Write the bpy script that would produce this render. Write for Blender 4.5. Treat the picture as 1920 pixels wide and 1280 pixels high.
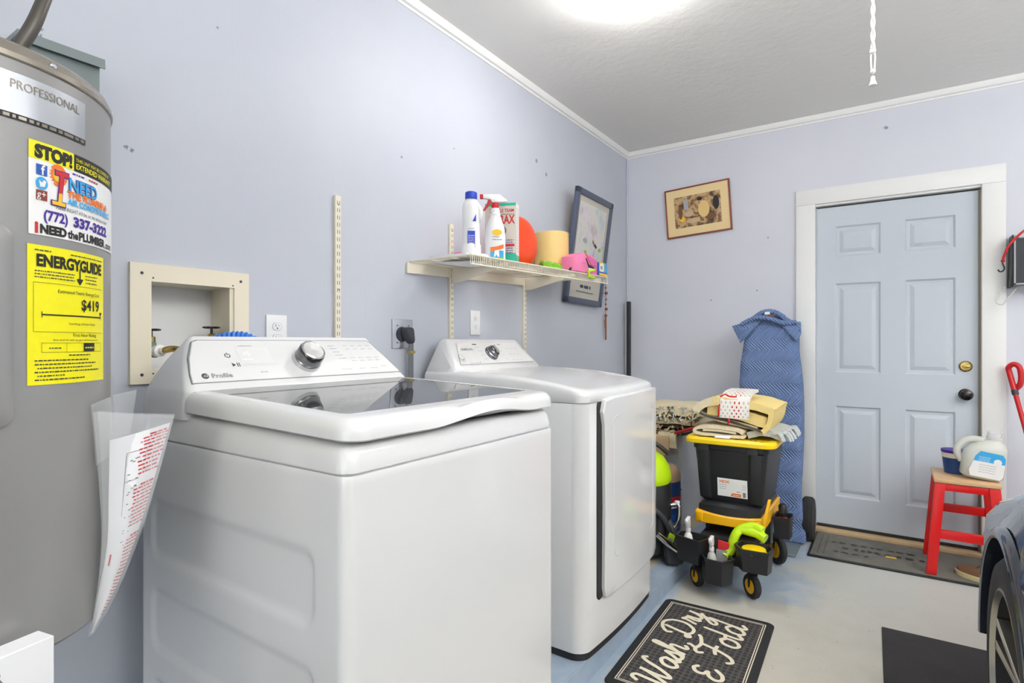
import bpy, bmesh, math, random
from mathutils import Vector, Matrix, noise
random.seed(7)
PI = math.pi
S = bpy.context.scene
C = S.collection
for o in list(bpy.data.objects): bpy.data.objects.remove(o)

# ------------------------------------------------------------------ camera
cd = bpy.data.cameras.new('camera'); cam = bpy.data.objects.new('camera', cd); C.objects.link(cam)
cam.location = (1.685, 0, 1.20); cam.rotation_euler = (PI/2, 0, math.radians(34.178))
cd.sensor_width = 36; cd.lens = 1050/1920*36; cd.shift_y = 2/1920; cd.clip_start = 0.02
S.camera = cam
# ------------------------------------------------------------------ world, daylight, exposure
w = bpy.data.worlds.new('world'); S.world = w; w.use_nodes = True
w.node_tree.nodes['Background'].inputs[0].default_value = (0.97, 0.99, 1, 1)
w.node_tree.nodes['Background'].inputs[1].default_value = 0.5
def area(name, loc, rot, sx, sy, e, col=(1, 1, 1)):
    l = bpy.data.lights.new(name, 'AREA'); l.shape = 'RECTANGLE'; l.size = sx; l.size_y = sy; l.energy = e; l.color = col
    o = bpy.data.objects.new(name, l); C.objects.link(o); o.location = loc; o.rotation_euler = rot; return o
area('daylight_through_garage_door', (2.7, -2.55, 1.15), (PI/2, 0, 0), 4.2, 2.1, 39, (0.99, 1, 1))
area('added_ceiling_fill', (3.0, 0.3, 1.8), (PI, 0, 0), 1.0, 1.0, 43, (0.99, 1, 1))  # added fill aimed at the ceiling to brighten the room, unseen source
area('added_ceiling_fill', (4.2, 0.6, 1.75), (PI, 0, 0), 1.0, 1.0, 136, (0.99, 1, 1))  # second added fill, stronger and further right, also unseen
S.view_settings.view_transform = 'Standard'; S.view_settings.look = 'None'
S.view_settings.gamma = 1; S.view_settings.use_curve_mapping = False; S.view_settings.exposure = 0.5

# ------------------------------------------------------------------ materials
def srgb(c):
    return tuple((x/12.92 if x <= 0.04045 else ((x+0.055)/1.055)**2.4) for x in [v/255 for v in c])
def mat(name, col, rough=0.5, metal=0, bump=0, bscale=60, var=0, vscale=8, coat=0, trans=0, alpha=1, ior=1.5, emit=0, spec=None):
    m = bpy.data.materials.new(name); m.use_nodes = True
    nt = m.node_tree; b = nt.nodes['Principled BSDF']; L = nt.links
    c = srgb(col)+(1,)
    b.inputs['Base Color'].default_value = c
    b.inputs['Roughness'].default_value = rough; b.inputs['Metallic'].default_value = metal
    b.inputs['Coat Weight'].default_value = coat; b.inputs['Transmission Weight'].default_value = trans
    b.inputs['Alpha'].default_value = alpha; b.inputs['IOR'].default_value = ior
    if spec is not None: b.inputs['Specular IOR Level'].default_value = spec
    if emit:
        b.inputs['Emission Color'].default_value = c; b.inputs['Emission Strength'].default_value = emit
    tc = nt.nodes.new('ShaderNodeTexCoord')
    if var:
        n = nt.nodes.new('ShaderNodeTexNoise'); n.inputs['Scale'].default_value = vscale; n.inputs['Detail'].default_value = 5
        L.new(tc.outputs['Object'], n.inputs['Vector'])
        mx = nt.nodes.new('ShaderNodeMix'); mx.data_type = 'RGBA'
        mx.inputs['A'].default_value = tuple(x*(1-var) for x in c[:3])+(1,); mx.inputs['B'].default_value = tuple(min(1, x*(1+var)) for x in c[:3])+(1,)
        L.new(n.outputs[0], mx.inputs['Factor']); L.new(mx.outputs['Result'], b.inputs['Base Color'])
    if bump:
        n = nt.nodes.new('ShaderNodeTexNoise'); n.inputs['Scale'].default_value = bscale; n.inputs['Detail'].default_value = 3
        L.new(tc.outputs['Object'], n.inputs['Vector'])
        bp = nt.nodes.new('ShaderNodeBump'); bp.inputs['Strength'].default_value = bump; bp.inputs['Distance'].default_value = 0.004
        L.new(n.outputs[0], bp.inputs['Height']); L.new(bp.outputs[0], b.inputs['Normal'])
    return m
def N(nt, t, **k):
    n = nt.nodes.new(t)
    for a, v in k.items(): setattr(n, a, v)
    return n
def math_n(nt, op, a, b=None, cl=False):
    n = nt.nodes.new('ShaderNodeMath'); n.operation = op; n.use_clamp = cl
    for i, v in enumerate((a, b)):
        if v is None: continue
        if isinstance(v, (int, float)): n.inputs[i].default_value = v
        else: nt.links.new(v, n.inputs[i])
    return n.outputs[0]
def mixc(nt, f, a, b):
    n = nt.nodes.new('ShaderNodeMix'); n.data_type = 'RGBA'
    for k, v in (('Factor', f), ('A', a), ('B', b)):
        if isinstance(v, tuple): n.inputs[k].default_value = v+(1,) if len(v) == 3 else v
        elif isinstance(v, (int, float)): n.inputs[k].default_value = v
        else: nt.links.new(v, n.inputs[k])
    return n.outputs['Result']
def noise_n(nt, vec, scale, detail=4, rough=0.5):
    n = nt.nodes.new('ShaderNodeTexNoise'); n.inputs['Scale'].default_value = scale; n.inputs['Detail'].default_value = detail
    n.inputs['Roughness'].default_value = rough
    nt.links.new(vec, n.inputs['Vector']); return n.outputs[0]

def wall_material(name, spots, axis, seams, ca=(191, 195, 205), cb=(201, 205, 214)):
    """lilac-grey gloss paint on panelling: nail holes, scuffs and faint panel seams"""
    m = mat(name, (190, 194, 214), 0.5); nt = m.node_tree; L = nt.links; b = nt.nodes['Principled BSDF']
    tc = nt.nodes.new('ShaderNodeTexCoord'); V = tc.outputs['Object']
    sep = nt.nodes.new('ShaderNodeSeparateXYZ'); L.new(V, sep.inputs[0])
    a = sep.outputs[axis]; z = sep.outputs[2]
    mp = nt.nodes.new('ShaderNodeMapping'); mp.inputs['Scale'].default_value = (1, 1, 0.12); L.new(V, mp.inputs[0])
    n1 = noise_n(nt, V, 2.2, 3); streak = noise_n(nt, mp.outputs[0], 38, 4, 0.65); fine = noise_n(nt, V, 60, 3)
    col = mixc(nt, n1, srgb(ca), srgb(cb))
    tot = None
    for (p, q, r) in spots:
        dx = math_n(nt, 'SUBTRACT', a, p); dz = math_n(nt, 'SUBTRACT', z, q)
        d = math_n(nt, 'SQRT', math_n(nt, 'ADD', math_n(nt, 'MULTIPLY', dx, dx), math_n(nt, 'MULTIPLY', dz, dz)))
        d = math_n(nt, 'ADD', d, math_n(nt, 'MULTIPLY', math_n(nt, 'SUBTRACT', noise_n(nt, V, 150, 2), 0.5), r*2.4))
        k = math_n(nt, 'SUBTRACT', 1, math_n(nt, 'DIVIDE', d, r), True)
        k = math_n(nt, 'MULTIPLY', k, 2.5, True)
        tot = k if tot is None else math_n(nt, 'MAXIMUM', tot, k)
    if tot is not None: col = mixc(nt, math_n(nt, 'MULTIPLY', tot, 0.75), col, srgb((88, 90, 104)))
    L.new(col, b.inputs['Base Color'])
    h = math_n(nt, 'ADD', math_n(nt, 'MULTIPLY', streak, 0.5), math_n(nt, 'MULTIPLY', fine, 0.3))
    for sx in seams:
        k = math_n(nt, 'SUBTRACT', 1, math_n(nt, 'DIVIDE', math_n(nt, 'ABSOLUTE', math_n(nt, 'SUBTRACT', a, sx)), 0.004), True)
        h = math_n(nt, 'SUBTRACT', h, math_n(nt, 'MULTIPLY', k, 0.35))
    bp = nt.nodes.new('ShaderNodeBump'); bp.inputs['Strength'].default_value = 0.22; bp.inputs['Distance'].default_value = 0.004
    L.new(h, bp.inputs['Height']); L.new(bp.outputs[0], b.inputs['Normal'])
    return m
def floor_material():
    m = mat('painted_concrete', (190, 188, 180), 0.5); nt = m.node_tree; L = nt.links; b = nt.nodes['Principled BSDF']
    tc = nt.nodes.new('ShaderNodeTexCoord'); V = tc.outputs['Object']
    sep = nt.nodes.new('ShaderNodeSeparateXYZ'); L.new(V, sep.inputs[0]); x, y = sep.outputs[0], sep.outputs[1]
    big = noise_n(nt, V, 2.6, 5, 0.55); med = noise_n(nt, V, 9, 4); fine = noise_n(nt, V, 90, 2)
    bare = mixc(nt, med, srgb((196, 190, 176)), srgb((214, 209, 196)))
    paint = mixc(nt, med, srgb((156, 174, 192)), srgb((176, 190, 203)))
    # paint survives along the curb and towards the hand truck, worn to concrete in the middle of the floor
    k1 = math_n(nt, 'MULTIPLY', math_n(nt, 'SUBTRACT', 0.90, x), 9, True)
    k2 = math_n(nt, 'MULTIPLY', math_n(nt, 'MULTIPLY', math_n(nt, 'SUBTRACT', y, 2.60), 2.5, True), math_n(nt, 'MULTIPLY', math_n(nt, 'SUBTRACT', 1.52, x), 3, True))
    k = math_n(nt, 'MAXIMUM', k1, k2)
    k = math_n(nt, 'ADD', k, math_n(nt, 'MULTIPLY', math_n(nt, 'SUBTRACT', big, 0.52), 2.6))
    k = math_n(nt, 'MULTIPLY', math_n(nt, 'SUBTRACT', k, 0.40), 2.2, True)
    grey = mixc(nt, big, srgb((186, 192, 192)), srgb((206, 206, 198)))
    kk = math_n(nt, 'MULTIPLY', math_n(nt, 'SUBTRACT', y, 2.3), 0.7, True)
    bare = mixc(nt, kk, bare, grey)
    col = mixc(nt, k, bare, paint)
    sp = math_n(nt, 'MULTIPLY', math_n(nt, 'SUBTRACT', fine, 0.70), 14, True)
    col = mixc(nt, math_n(nt, 'MULTIPLY', sp, 0.7), col, srgb((96, 92, 88)))
    vo = nt.nodes.new('ShaderNodeTexVoronoi'); vo.inputs['Scale'].default_value = 17; L.new(V, vo.inputs['Vector'])
    st = math_n(nt, 'MULTIPLY', math_n(nt, 'SUBTRACT', 0.075, vo.outputs['Distance']), 30, True)
    col = mixc(nt, math_n(nt, 'MULTIPLY', st, 0.55), col, srgb((112, 106, 100)))
    L.new(col, b.inputs['Base Color'])
    bp = nt.nodes.new('ShaderNodeBump'); bp.inputs['Strength'].default_value = 0.25; bp.inputs['Distance'].default_value = 0.003
    L.new(med, bp.inputs['Height']); L.new(bp.outputs[0], b.inputs['Normal'])
    return m
def ceiling_material():
    m = mat('textured_ceiling', (232, 231, 228), 0.7); nt = m.node_tree; b = nt.nodes['Principled BSDF']
    tc = nt.nodes.new('ShaderNodeTexCoord'); V = tc.outputs['Object']
    h = math_n(nt, 'ADD', noise_n(nt, V, 26, 5, 0.6), math_n(nt, 'MULTIPLY', noise_n(nt, V, 7, 3), 1.2))
    bp = nt.nodes.new('ShaderNodeBump'); bp.inputs['Strength'].default_value = 0.3; bp.inputs['Distance'].default_value = 0.008
    nt.links.new(h, bp.inputs['Height']); nt.links.new(bp.outputs[0], b.inputs['Normal'])
    return m

M = {}
M['wallL'] = wall_material('lilac_wall_paint', [(0.474, 1.93, .006), (0.473, 1.95, .007), (0.475, 1.97, .005), (0.474, 1.99, .007), (0.472, 2.01, .006), (0.470, 2.03, .008), (.49, 2.02, .004), (0.655, 1.72, .006), (0.668, 1.715, .006), (2.73, 2.24, .013), (2.84, 2.19, .012), (1.665, 1.97, .006), (0.9, 2.15, .004), (2.0, 2.1, .005), (2.27, 1.02, .02)], 1, [1.32, 2.54, 3.76])
M['wallB'] = wall_material('lilac_wall_paint_back_brightened', [(1.655, 2.49, .014), (0.93, 1.55, .006), (0.63, 1.5, .006), (1.0, 1.9, .005)], 0, [1.30, 2.52], (211, 213, 223), (220, 222, 231))  # same paint as the left wall, colour lightened to make up for dim light
M['floor'] = floor_material(); M['ceil'] = ceiling_material()
M['wall'] = mat('plain_wall_paint', (198, 200, 212), 0.4)
M['trim'] = mat('white_trim_paint', (236, 236, 234), 0.45, var=.02)
M['curbblue'] = mat('blue_curb_paint', (164, 180, 198), 0.5, var=.14, vscale=22, bump=.3)
M['curbtop'] = mat('worn_concrete_curb', (196, 188, 172), 0.6, var=.15, vscale=9, bump=.3)
M['door'] = mat('door_paint', (199, 207, 216), 0.42, var=.02, vscale=3)
M['white'] = mat('white_enamel', (222, 222, 222), 0.16, coat=.3)
M['whitep'] = mat('white_plastic', (238, 238, 237), 0.3)
M['panelw'] = mat('white_panel_print', (224, 224, 223), 0.25)
M['grey'] = mat('grey_ink', (120, 122, 126), 0.5)
M['dgrey'] = mat('dark_grey_ink', (58, 60, 66), 0.5)
M['lgrey'] = mat('light_grey_ink', (168, 170, 173), 0.5)
M['black'] = mat('black_plastic', (36, 37, 40), 0.42)
M['gap'] = mat('dark_gap', (44, 44, 46), 0.7)
M['glass_lid'] = mat('smoked_lid_glass', (70, 72, 74), 0.02, ior=1.5)
M['chrome'] = mat('brushed_chrome', (205, 205, 206), 0.16, 1)
M['dchrome'] = mat('dark_chrome', (120, 120, 122), 0.2, 1)
M['steel'] = mat('stainless_plate', (196, 200, 206), 0.3, .85)
M['tank'] = mat('grey_tank_enamel', (152, 151, 150), 0.34, .25, var=.03, vscale=4)
M['tankcap'] = mat('bronze_grey_tank_cap', (158, 150, 138), 0.24, .55)
M['cream'] = mat('cream_plastic', (240, 230, 206), 0.45, var=.03)
M['creamm'] = mat('cream_enamel', (236, 228, 208), 0.4)
M['yellow'] = mat('bright_yellow_plastic', (252, 214, 18), 0.35)
M['amber'] = mat('amber_yellow_plastic', (250, 186, 10), 0.35)
M['sticky'] = mat('sticker_yellow', (246, 236, 10), 0.35)
M['stickw'] = mat('sticker_white', (242, 241, 240), 0.3)
M['ink'] = mat('black_ink', (28, 28, 26), 0.5)
M['inkpurple'] = mat('purple_ink', (72, 44, 150), 0.5)
M['inkred'] = mat('red_ink', (206, 40, 44), 0.5)
M['inkblue'] = mat('blue_ink', (40, 92, 180), 0.5)
M['inkcyan'] = mat('cyan_ink', (60, 170, 228), 0.5)
M['inkorange'] = mat('orange_ink', (240, 120, 30), 0.5)
M['inkgold'] = mat('gold_ink', (246, 196, 40), 0.5)
M['rubber'] = mat('black_rubber', (40, 40, 42), 0.7, bump=.2)
M['brass'] = mat('brass', (196, 170, 104), 0.25, 1)
M['patina'] = mat('verdigris_brass', (120, 150, 130), 0.5, .5, var=.3, vscale=60)
M['redpaint'] = mat('red_stool_paint', (214, 22, 24), 0.35)
M['redp'] = mat('red_plastic', (206, 34, 38), 0.3)
M['wood'] = mat('worn_wood', (214, 176, 132), 0.5, var=.22, vscale=26)
M['woodtan'] = mat('tan_wood', (206, 178, 138), 0.6, var=.15, vscale=20)
M['blue'] = mat('blue_hose_plastic', (52, 128, 226), 0.35)
M['bcap'] = mat('blue_cap_plastic', (36, 72, 200), 0.35)
M['orange'] = mat('orange_plastic', (240, 74, 28), 0.3)
M['card'] = mat('kraft_paper_roll', (232, 198, 128), 0.5, var=.05)
M['pink'] = mat('pink_card', (240, 130, 176), 0.45)
M['pinkd'] = mat('deep_pink_card', (226, 104, 158), 0.45)
M['green'] = mat('green_cloth', (140, 196, 60), 0.7, bump=.3)
M['lime'] = mat('lime_plastic', (196, 236, 20), 0.35)
M['teal'] = mat('teal_print', (44, 190, 156), 0.4)
M['boxtan'] = mat('beige_box_print', (216, 206, 194), 0.5)
M['frame_blue'] = mat('slate_blue_frame', (84, 92, 112), 0.35)
M['frame_red'] = mat('reddish_wood_frame', (140, 62, 46), 0.35)
M['matyellow'] = mat('yellow_picture_mat', (240, 214, 160), 0.7)
M['matgrey'] = mat('grey_picture_mat', (196, 192, 180), 0.6)
M['clear'] = mat('clear_plastic', (235, 236, 238), 0.12, alpha=.28, spec=.8)
M['milky'] = mat('milky_clear_plastic', (226, 228, 218), 0.25, alpha=.72)
M['paper'] = mat('white_paper', (240, 240, 243), 0.6)
M['galv'] = mat('galvanised_grey_paint', (128, 138, 138), 0.4, .3)
M['conduit'] = mat('grey_flexible_conduit', (92, 88, 82), 0.4, .5)
M['carpaint'] = mat('dark_blue_grey_car_paint', (44, 50, 64), 0.25, .35, coat=1)
M['oilbronze'] = mat('dark_bronze', (62, 60, 60), 0.22, 1)
M['jambshade'] = mat('painted_shadow_line', (150, 140, 126), 0.7)  # shade along the door's right edge, painted as a grey-brown strip
M['trimgrey'] = mat('silver_alloy', (190, 186, 176), 0.25, .9)
M['doormat'] = mat('grey_door_mat', (118, 116, 108), 0.85, var=.2, vscale=14, bump=.8, bscale=160)
M['darkmat'] = mat('charcoal_floor_mat', (60, 58, 58), 0.9, var=.2, vscale=8, bump=1, bscale=200)
M['copperbr'] = mat('brown_beads', (146, 84, 52), 0.45)
M['shoe'] = mat('brown_suede', (122, 88, 62), 0.8, var=.1)
M['shoesole'] = mat('cream_shoe_sole', (212, 200, 150), 0.6)
M['rugcream'] = mat('cream_rug_pile', (238, 224, 190), 0.95, bump=1, bscale=150)
M['rugyel'] = mat('pale_yellow_rug_pile', (246, 220, 146), 0.95, bump=1, bscale=150)
M['rugdark'] = mat('dark_rug_backing', (96, 90, 76), 0.95, bump=1, bscale=150)
M['ruggrey'] = mat('pale_grey_rug_pile', (198, 204, 206), 0.95, bump=1, bscale=150)
M['rope'] = mat('white_rope', (232, 230, 226), 0.8, bump=.6, bscale=200)
M['tan'] = mat('tan_label', (206, 176, 140), 0.5)
M['navy'] = mat('navy_label', (36, 72, 130), 0.4)
M['lamp2'] = mat('lit_glass_dome_warm', (255, 253, 250), 0.4, emit=2)
M['lamp'] = mat('lit_glass_dome', (255, 253, 250), 0.4, emit=27)
M['cream_lino'] = mat('white_louver_box', (222, 224, 228), 0.45)

def blanket_material():
    m = mat('quilted_blue_blanket', (96, 122, 172), 0.85); nt = m.node_tree; L = nt.links; b = nt.nodes['Principled BSDF']
    tc = nt.nodes.new('ShaderNodeTexCoord'); V = tc.outputs['Object']
    sep = nt.nodes.new('ShaderNodeSeparateXYZ'); L.new(V, sep.inputs[0]); x, y, z = sep.outputs
    # zig-zag quilting rows
    fz = math_n(nt, 'ABSOLUTE', math_n(nt, 'SUBTRACT', math_n(nt, 'FRACT', math_n(nt, 'MULTIPLY', z, 7.5)), 0.5))
    p = math_n(nt, 'SINE', math_n(nt, 'MULTIPLY', math_n(nt, 'ADD', math_n(nt, 'ADD', math_n(nt, 'MULTIPLY', x, 1.0), math_n(nt, 'MULTIPLY', y, .35)), math_n(nt, 'MULTIPLY', fz, 0.13)), 330))
    big = noise_n(nt, V, 14, 3); dirt = noise_n(nt, V, 5, 4)
    col = mixc(nt, dirt, srgb((104, 126, 172)), srgb((124, 150, 196)))
    spot = math_n(nt, 'MULTIPLY', math_n(nt, 'SUBTRACT', noise_n(nt, V, 26, 2), 0.70), 9, True)
    col = mixc(nt, math_n(nt, 'MULTIPLY', spot, .6), col, srgb((48, 52, 66)))
    L.new(col, b.inputs['Base Color'])
    h = math_n(nt, 'ADD', math_n(nt, 'MULTIPLY', p, 0.5), math_n(nt, 'MULTIPLY', big, 2.0))
    bp = nt.nodes.new('ShaderNodeBump'); bp.inputs['Strength'].default_value = 0.8; bp.inputs['Distance'].default_value = 0.006
    L.new(h, bp.inputs['Height']); L.new(bp.outputs[0], b.inputs['Normal'])
    return m
M['blanket'] = blanket_material()
def painting_material(name, cols, scale, seed):
    m = mat(name, cols[0], 0.4); nt = m.node_tree; L = nt.links; b = nt.nodes['Principled BSDF']
    tc = nt.nodes.new('ShaderNodeTexCoord'); mp = nt.nodes.new('ShaderNodeMapping'); mp.inputs['Location'].default_value = (seed, seed, seed)
    L.new(tc.outputs['Object'], mp.inputs[0])
    n = nt.nodes.new('ShaderNodeTexNoise'); n.inputs['Scale'].default_value = scale; n.inputs['Detail'].default_value = 3; L.new(mp.outputs[0], n.inputs['Vector'])
    r = nt.nodes.new('ShaderNodeValToRGB'); e = r.color_ramp.elements
    while len(e) < len(cols): e.new(0.5)
    for i, c in enumerate(cols):
        e[i].position = 0.3+0.42*i/(len(cols)-1); e[i].color = srgb(c)+(1,)
    L.new(n.outputs[0], r.inputs[0]); L.new(r.outputs[0], b.inputs['Base Color']); return m
M['paintA'] = painting_material('floral_watercolour', [(196, 186, 192), (214, 208, 214), (220, 214, 212), (206, 212, 200), (190, 200, 214)], 11, 3)
M['paintB'] = painting_material('warm_interior_painting', [(48, 34, 26), (96, 68, 46), (178, 138, 92), (206, 172, 124), (120, 96, 66), (170, 70, 48)], 16, 9)
def hex_material():
    m = mat('honeycomb_rubber_mat', (66, 64, 64), 0.8); nt = m.node_tree; L = nt.links; b = nt.nodes['Principled BSDF']
    tc = nt.nodes.new('ShaderNodeTexCoord'); vo = nt.nodes.new('ShaderNodeTexVoronoi'); vo.feature = 'F1'; vo.inputs['Scale'].default_value = 48; vo.inputs['Randomness'].default_value = 0.15
    L.new(tc.outputs['Object'], vo.inputs['Vector'])
    k = math_n(nt, 'MULTIPLY', math_n(nt, 'SUBTRACT', vo.outputs['Distance'], 0.38), 9, True)
    L.new(mixc(nt, k, srgb((50, 48, 48)), srgb((86, 82, 80))), b.inputs['Base Color'])
    bp = nt.nodes.new('ShaderNodeBump'); bp.inputs['Strength'].default_value = 0.5; bp.inputs['Distance'].default_value = 0.003
    L.new(k, bp.inputs['Height']); L.new(bp.outputs[0], b.inputs['Normal']); return m
M['hex'] = hex_material()

# ------------------------------------------------------------------ mesh helpers
class MB:
    def __init__(s): s.bm = bmesh.new(); s.mats = []
    def mi(s, m):
        m = M[m]
        if m not in s.mats: s.mats.append(m)
        return s.mats.index(m)
    def add(s, bm2, m):
        i = s.mi(m)
        for f in bm2.faces: f.material_index = i
        me = bpy.data.meshes.new('t'); bm2.to_mesh(me); bm2.free(); s.bm.from_mesh(me); bpy.data.meshes.remove(me); return s
    def box(s, x0, x1, y0, y1, z0, z1, m, bev=0, seg=2, rot=None):
        b = bmesh.new(); bmesh.ops.create_cube(b, size=1)
        b.transform(Matrix.Translation(((x0+x1)/2, (y0+y1)/2, (z0+z1)/2)) @ Matrix.Diagonal((x1-x0, y1-y0, z1-z0, 1)))
        if bev: bmesh.ops.bevel(b, geom=b.edges[:], offset=bev, segments=seg, affect='EDGES', profile=.5)
        if rot: b.transform(rot)
        return s.add(b, m)
    def hull(s, pts, m, bev=0, seg=3):
        b = bmesh.new()
        for p in pts: b.verts.new(p)
        r = bmesh.ops.convex_hull(b, input=b.verts[:])
        bmesh.ops.delete(b, geom=[v for v in b.verts if not v.link_faces], context='VERTS')
        bmesh.ops.dissolve_limit(b, angle_limit=.02, verts=b.verts[:], edges=b.edges[:])
        if bev: bmesh.ops.bevel(b, geom=b.edges[:], offset=bev, segments=seg, affect='EDGES', profile=.5)
        return s.add(b, m)
    def prism(s, poly, axis, a, b_, m, bev=0, seg=2, tf=None):
        b = bmesh.new()
        def P(u, v, w): return {'x': (w, u, v), 'y': (u, w, v), 'z': (u, v, w)}[axis]
        lo = [b.verts.new(P(u, v, a)) for u, v in poly]; hi = [b.verts.new(P(u, v, b_)) for u, v in poly]
        n = len(poly)
        b.faces.new(lo[::-1]); b.faces.new(hi)
        for i in range(n): b.faces.new((lo[i], lo[(i+1) % n], hi[(i+1) % n], hi[i]))
        bmesh.ops.recalc_face_normals(b, faces=b.faces[:])
        if bev: bmesh.ops.bevel(b, geom=[e for e in b.edges if (abs((e.verts[0].co-e.verts[1].co)['xyz'.index(axis)]) < 1e-7)], offset=bev, segments=seg, affect='EDGES', profile=.5)
        if tf: b.transform(tf)
        return s.add(b, m)
    def rings(s, rs, m, cap=True, closed=True):
        b = bmesh.new(); vs = [[b.verts.new(p) for p in r] for r in rs]
        for A, B in zip(vs, vs[1:]):
            n = len(A)
            for i in range(n if closed else n-1):
                j = (i+1) % n; b.faces.new((A[i], A[j], B[j], B[i]))
        if cap and closed: b.faces.new(vs[0][::-1]); b.faces.new(vs[-1])
        bmesh.ops.recalc_face_normals(b, faces=b.faces[:])
        return s.add(b, m)
    def lathe(s, prof, m, o=(0, 0, 0), ax=(0, 0, 1), seg=32, cap=True):
        q = Vector(ax).normalized().to_track_quat('Z', 'Y').to_matrix().to_4x4(); T = Matrix.Translation(o) @ q
        return s.rings([[T @ Vector((r*math.cos(2*PI*i/seg), r*math.sin(2*PI*i/seg), h)) for i in range(seg)] for r, h in prof], m, cap)
    def cyl(s, p0, p1, r, m, r1=None, seg=20):
        p0 = Vector(p0); p1 = Vector(p1); h = (p1-p0).length
        return s.lathe([(r, 0), (r if r1 is None else r1, h)], m, p0, p1-p0, seg)
    def tube(s, pts, r, m, seg=10, smooth=0, rf=None):
        pts = [Vector(p) for p in pts]
        if smooth: pts = catmull(pts, smooth)
        rs = []; n = len(pts); up = None
        for i, p in enumerate(pts):
            t = (pts[min(i+1, n-1)]-pts[max(i-1, 0)]).normalized()
            if up is None:
                up = Vector((0, 0, 1)) if abs(t.z) < .9 else Vector((1, 0, 0))
            up = (up-t*up.dot(t)).normalized(); sd = t.cross(up)
            rr = rf(i/(n-1)) if rf else r
            rs.append([p+(up*math.cos(2*PI*k/seg)+sd*math.sin(2*PI*k/seg))*rr for k in range(seg)])
        return s.rings(rs, m)
    def tfm(s, mx): s.bm.transform(mx); return s
    def noise(s, amp, scale, seed=0):
        for v in s.bm.verts: v.co += noise.noise_vector(v.co*scale+Vector((seed, seed*2, 0)))*amp
        return s
    def sub(s, n=1):
        bmesh.ops.subdivide_edges(s.bm, edges=s.bm.edges[:], cuts=n, use_grid_fill=True); return s
    def build(s, name, root=None, ang=38, **k):
        me = bpy.data.meshes.new(name)
        ca = math.cos(math.radians(ang)); s.bm.normal_update()
        for e in s.bm.edges:
            if len(e.link_faces) == 2: e.smooth = e.link_faces[0].normal.dot(e.link_faces[1].normal) > ca
        for f in s.bm.faces: f.smooth = True
        if root is not None: s.bm.transform(world(root).inverted())
        s.bm.to_mesh(me); s.bm.free()
        for m in s.mats: me.materials.append(m)
        o = bpy.data.objects.new(name, me); C.objects.link(o)
        if root is not None: o.parent = root
        for a, v in k.items(): o[a] = v
        return o
def world(o):
    mx = Matrix.Translation(o.location) @ o.rotation_euler.to_matrix().to_4x4()
    return world(o.parent) @ mx if o.parent else mx
def catmull(p, n):
    out = []
    for i in range(len(p)-1):
        a, b, c, d = p[max(i-1, 0)], p[i], p[i+1], p[min(i+2, len(p)-1)]
        for k in range(n):
            t = k/n
            out.append(0.5*((2*b)+(c-a)*t+(2*a-5*b+4*c-d)*t*t+(3*b-a-3*c+d)*t**3))
    out.append(p[-1]); return out
def thing(name, label, cat, loc=(0, 0, 0), rz=0, group=None):
    o = bpy.data.objects.new(name, None); C.objects.link(o); o.location = loc; o.rotation_euler = (0, 0, rz)
    o.empty_display_size = .05; o['label'] = label; o['category'] = cat
    if group: o['group'] = group
    return o
def struct(mb, name, ang=38): o = mb.build(name, None, ang); o['kind'] = 'structure'; return o
def single(mb, name, label, cat, group=None, loc=None, ang=38):
    """a thing that is one mesh; loc puts its origin at the thing's base"""
    if loc is not None: mb.bm.transform(Matrix.Translation(Vector(loc)).inverted())
    o = mb.build(name, None, ang)
    if loc is not None: o.location = loc
    o['label'] = label; o['category'] = cat
    if group: o['group'] = group
    return o
def rrect(x0, x1, y0, y1, r, n=5):
    p = []
    for cx, cy, a in ((x1-r, y1-r, 0), (x0+r, y1-r, 90), (x0+r, y0+r, 180), (x1-r, y0+r, 270)):
        for k in range(n+1):
            t = math.radians(a+90*k/n); p.append((cx+r*math.cos(t), cy+r*math.sin(t)))
    return p
_fonts = {}
def text_bm(body, size, align='LEFT', off=0, sx=1, shear=0, ls=1):
    cu = bpy.data.curves.new('txt', 'FONT'); cu.body = body; cu.size = size; cu.align_x = align; cu.offset = off; cu.shear = shear
    cu.resolution_u = 3; cu.space_character = ls
    o = bpy.data.objects.new('txt', cu); C.objects.link(o)
    dg = bpy.context.evaluated_depsgraph_get(); me = bpy.data.meshes.new_from_object(o.evaluated_get(dg))
    b = bmesh.new(); b.from_mesh(me); b.transform(Matrix.Diagonal((sx, 1, 1, 1)))
    bpy.data.objects.remove(o); bpy.data.curves.remove(cu); bpy.data.meshes.remove(me)
    return b
def frame_mx(o, right, up):
    r = Vector(right).normalized(); u = Vector(up).normalized(); n = r.cross(u)
    return Matrix.Translation(o) @ Matrix(((r.x, u.x, n.x, 0), (r.y, u.y, n.y, 0), (r.z, u.z, n.z, 0), (0, 0, 0, 1)))
def put_text(mb, body, size, mx, x, y, m, h=.0006, **k):
    b = text_bm(body, size, **k); b.transform(mx @ Matrix.Translation((x, y, h))); mb.add(b, m)
def put_rect(mb, mx, x0, x1, y0, y1, m, h=.0004, t=None):
    b = bmesh.new(); vs = [b.verts.new(mx @ Vector((x, y, h))) for x, y in ((x0, y0), (x1, y0), (x1, y1), (x0, y1))]; b.faces.new(vs); mb.add(b, m)
def put_poly(mb, mx, pts, m, h=.0004):
    b = bmesh.new(); b.faces.new([b.verts.new(mx @ Vector((x, y, h))) for x, y in pts]); bmesh.ops.triangulate(b, faces=b.faces[:]); mb.add(b, m)
def scribble(mb, mx, x0, x1, y, h, m, z=.0006, seed=0):
    """a row of tiny illegible print, as short dashes"""
    rnd = random.Random(seed+int(y*1e5)); x = x0
    while x < x1-h*.4:
        wd = min(rnd.uniform(.5, 2.4)*h, x1-x); put_rect(mb, mx, x, x+wd, y, y+h*.62, m, z); x += wd+h*.45

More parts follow.
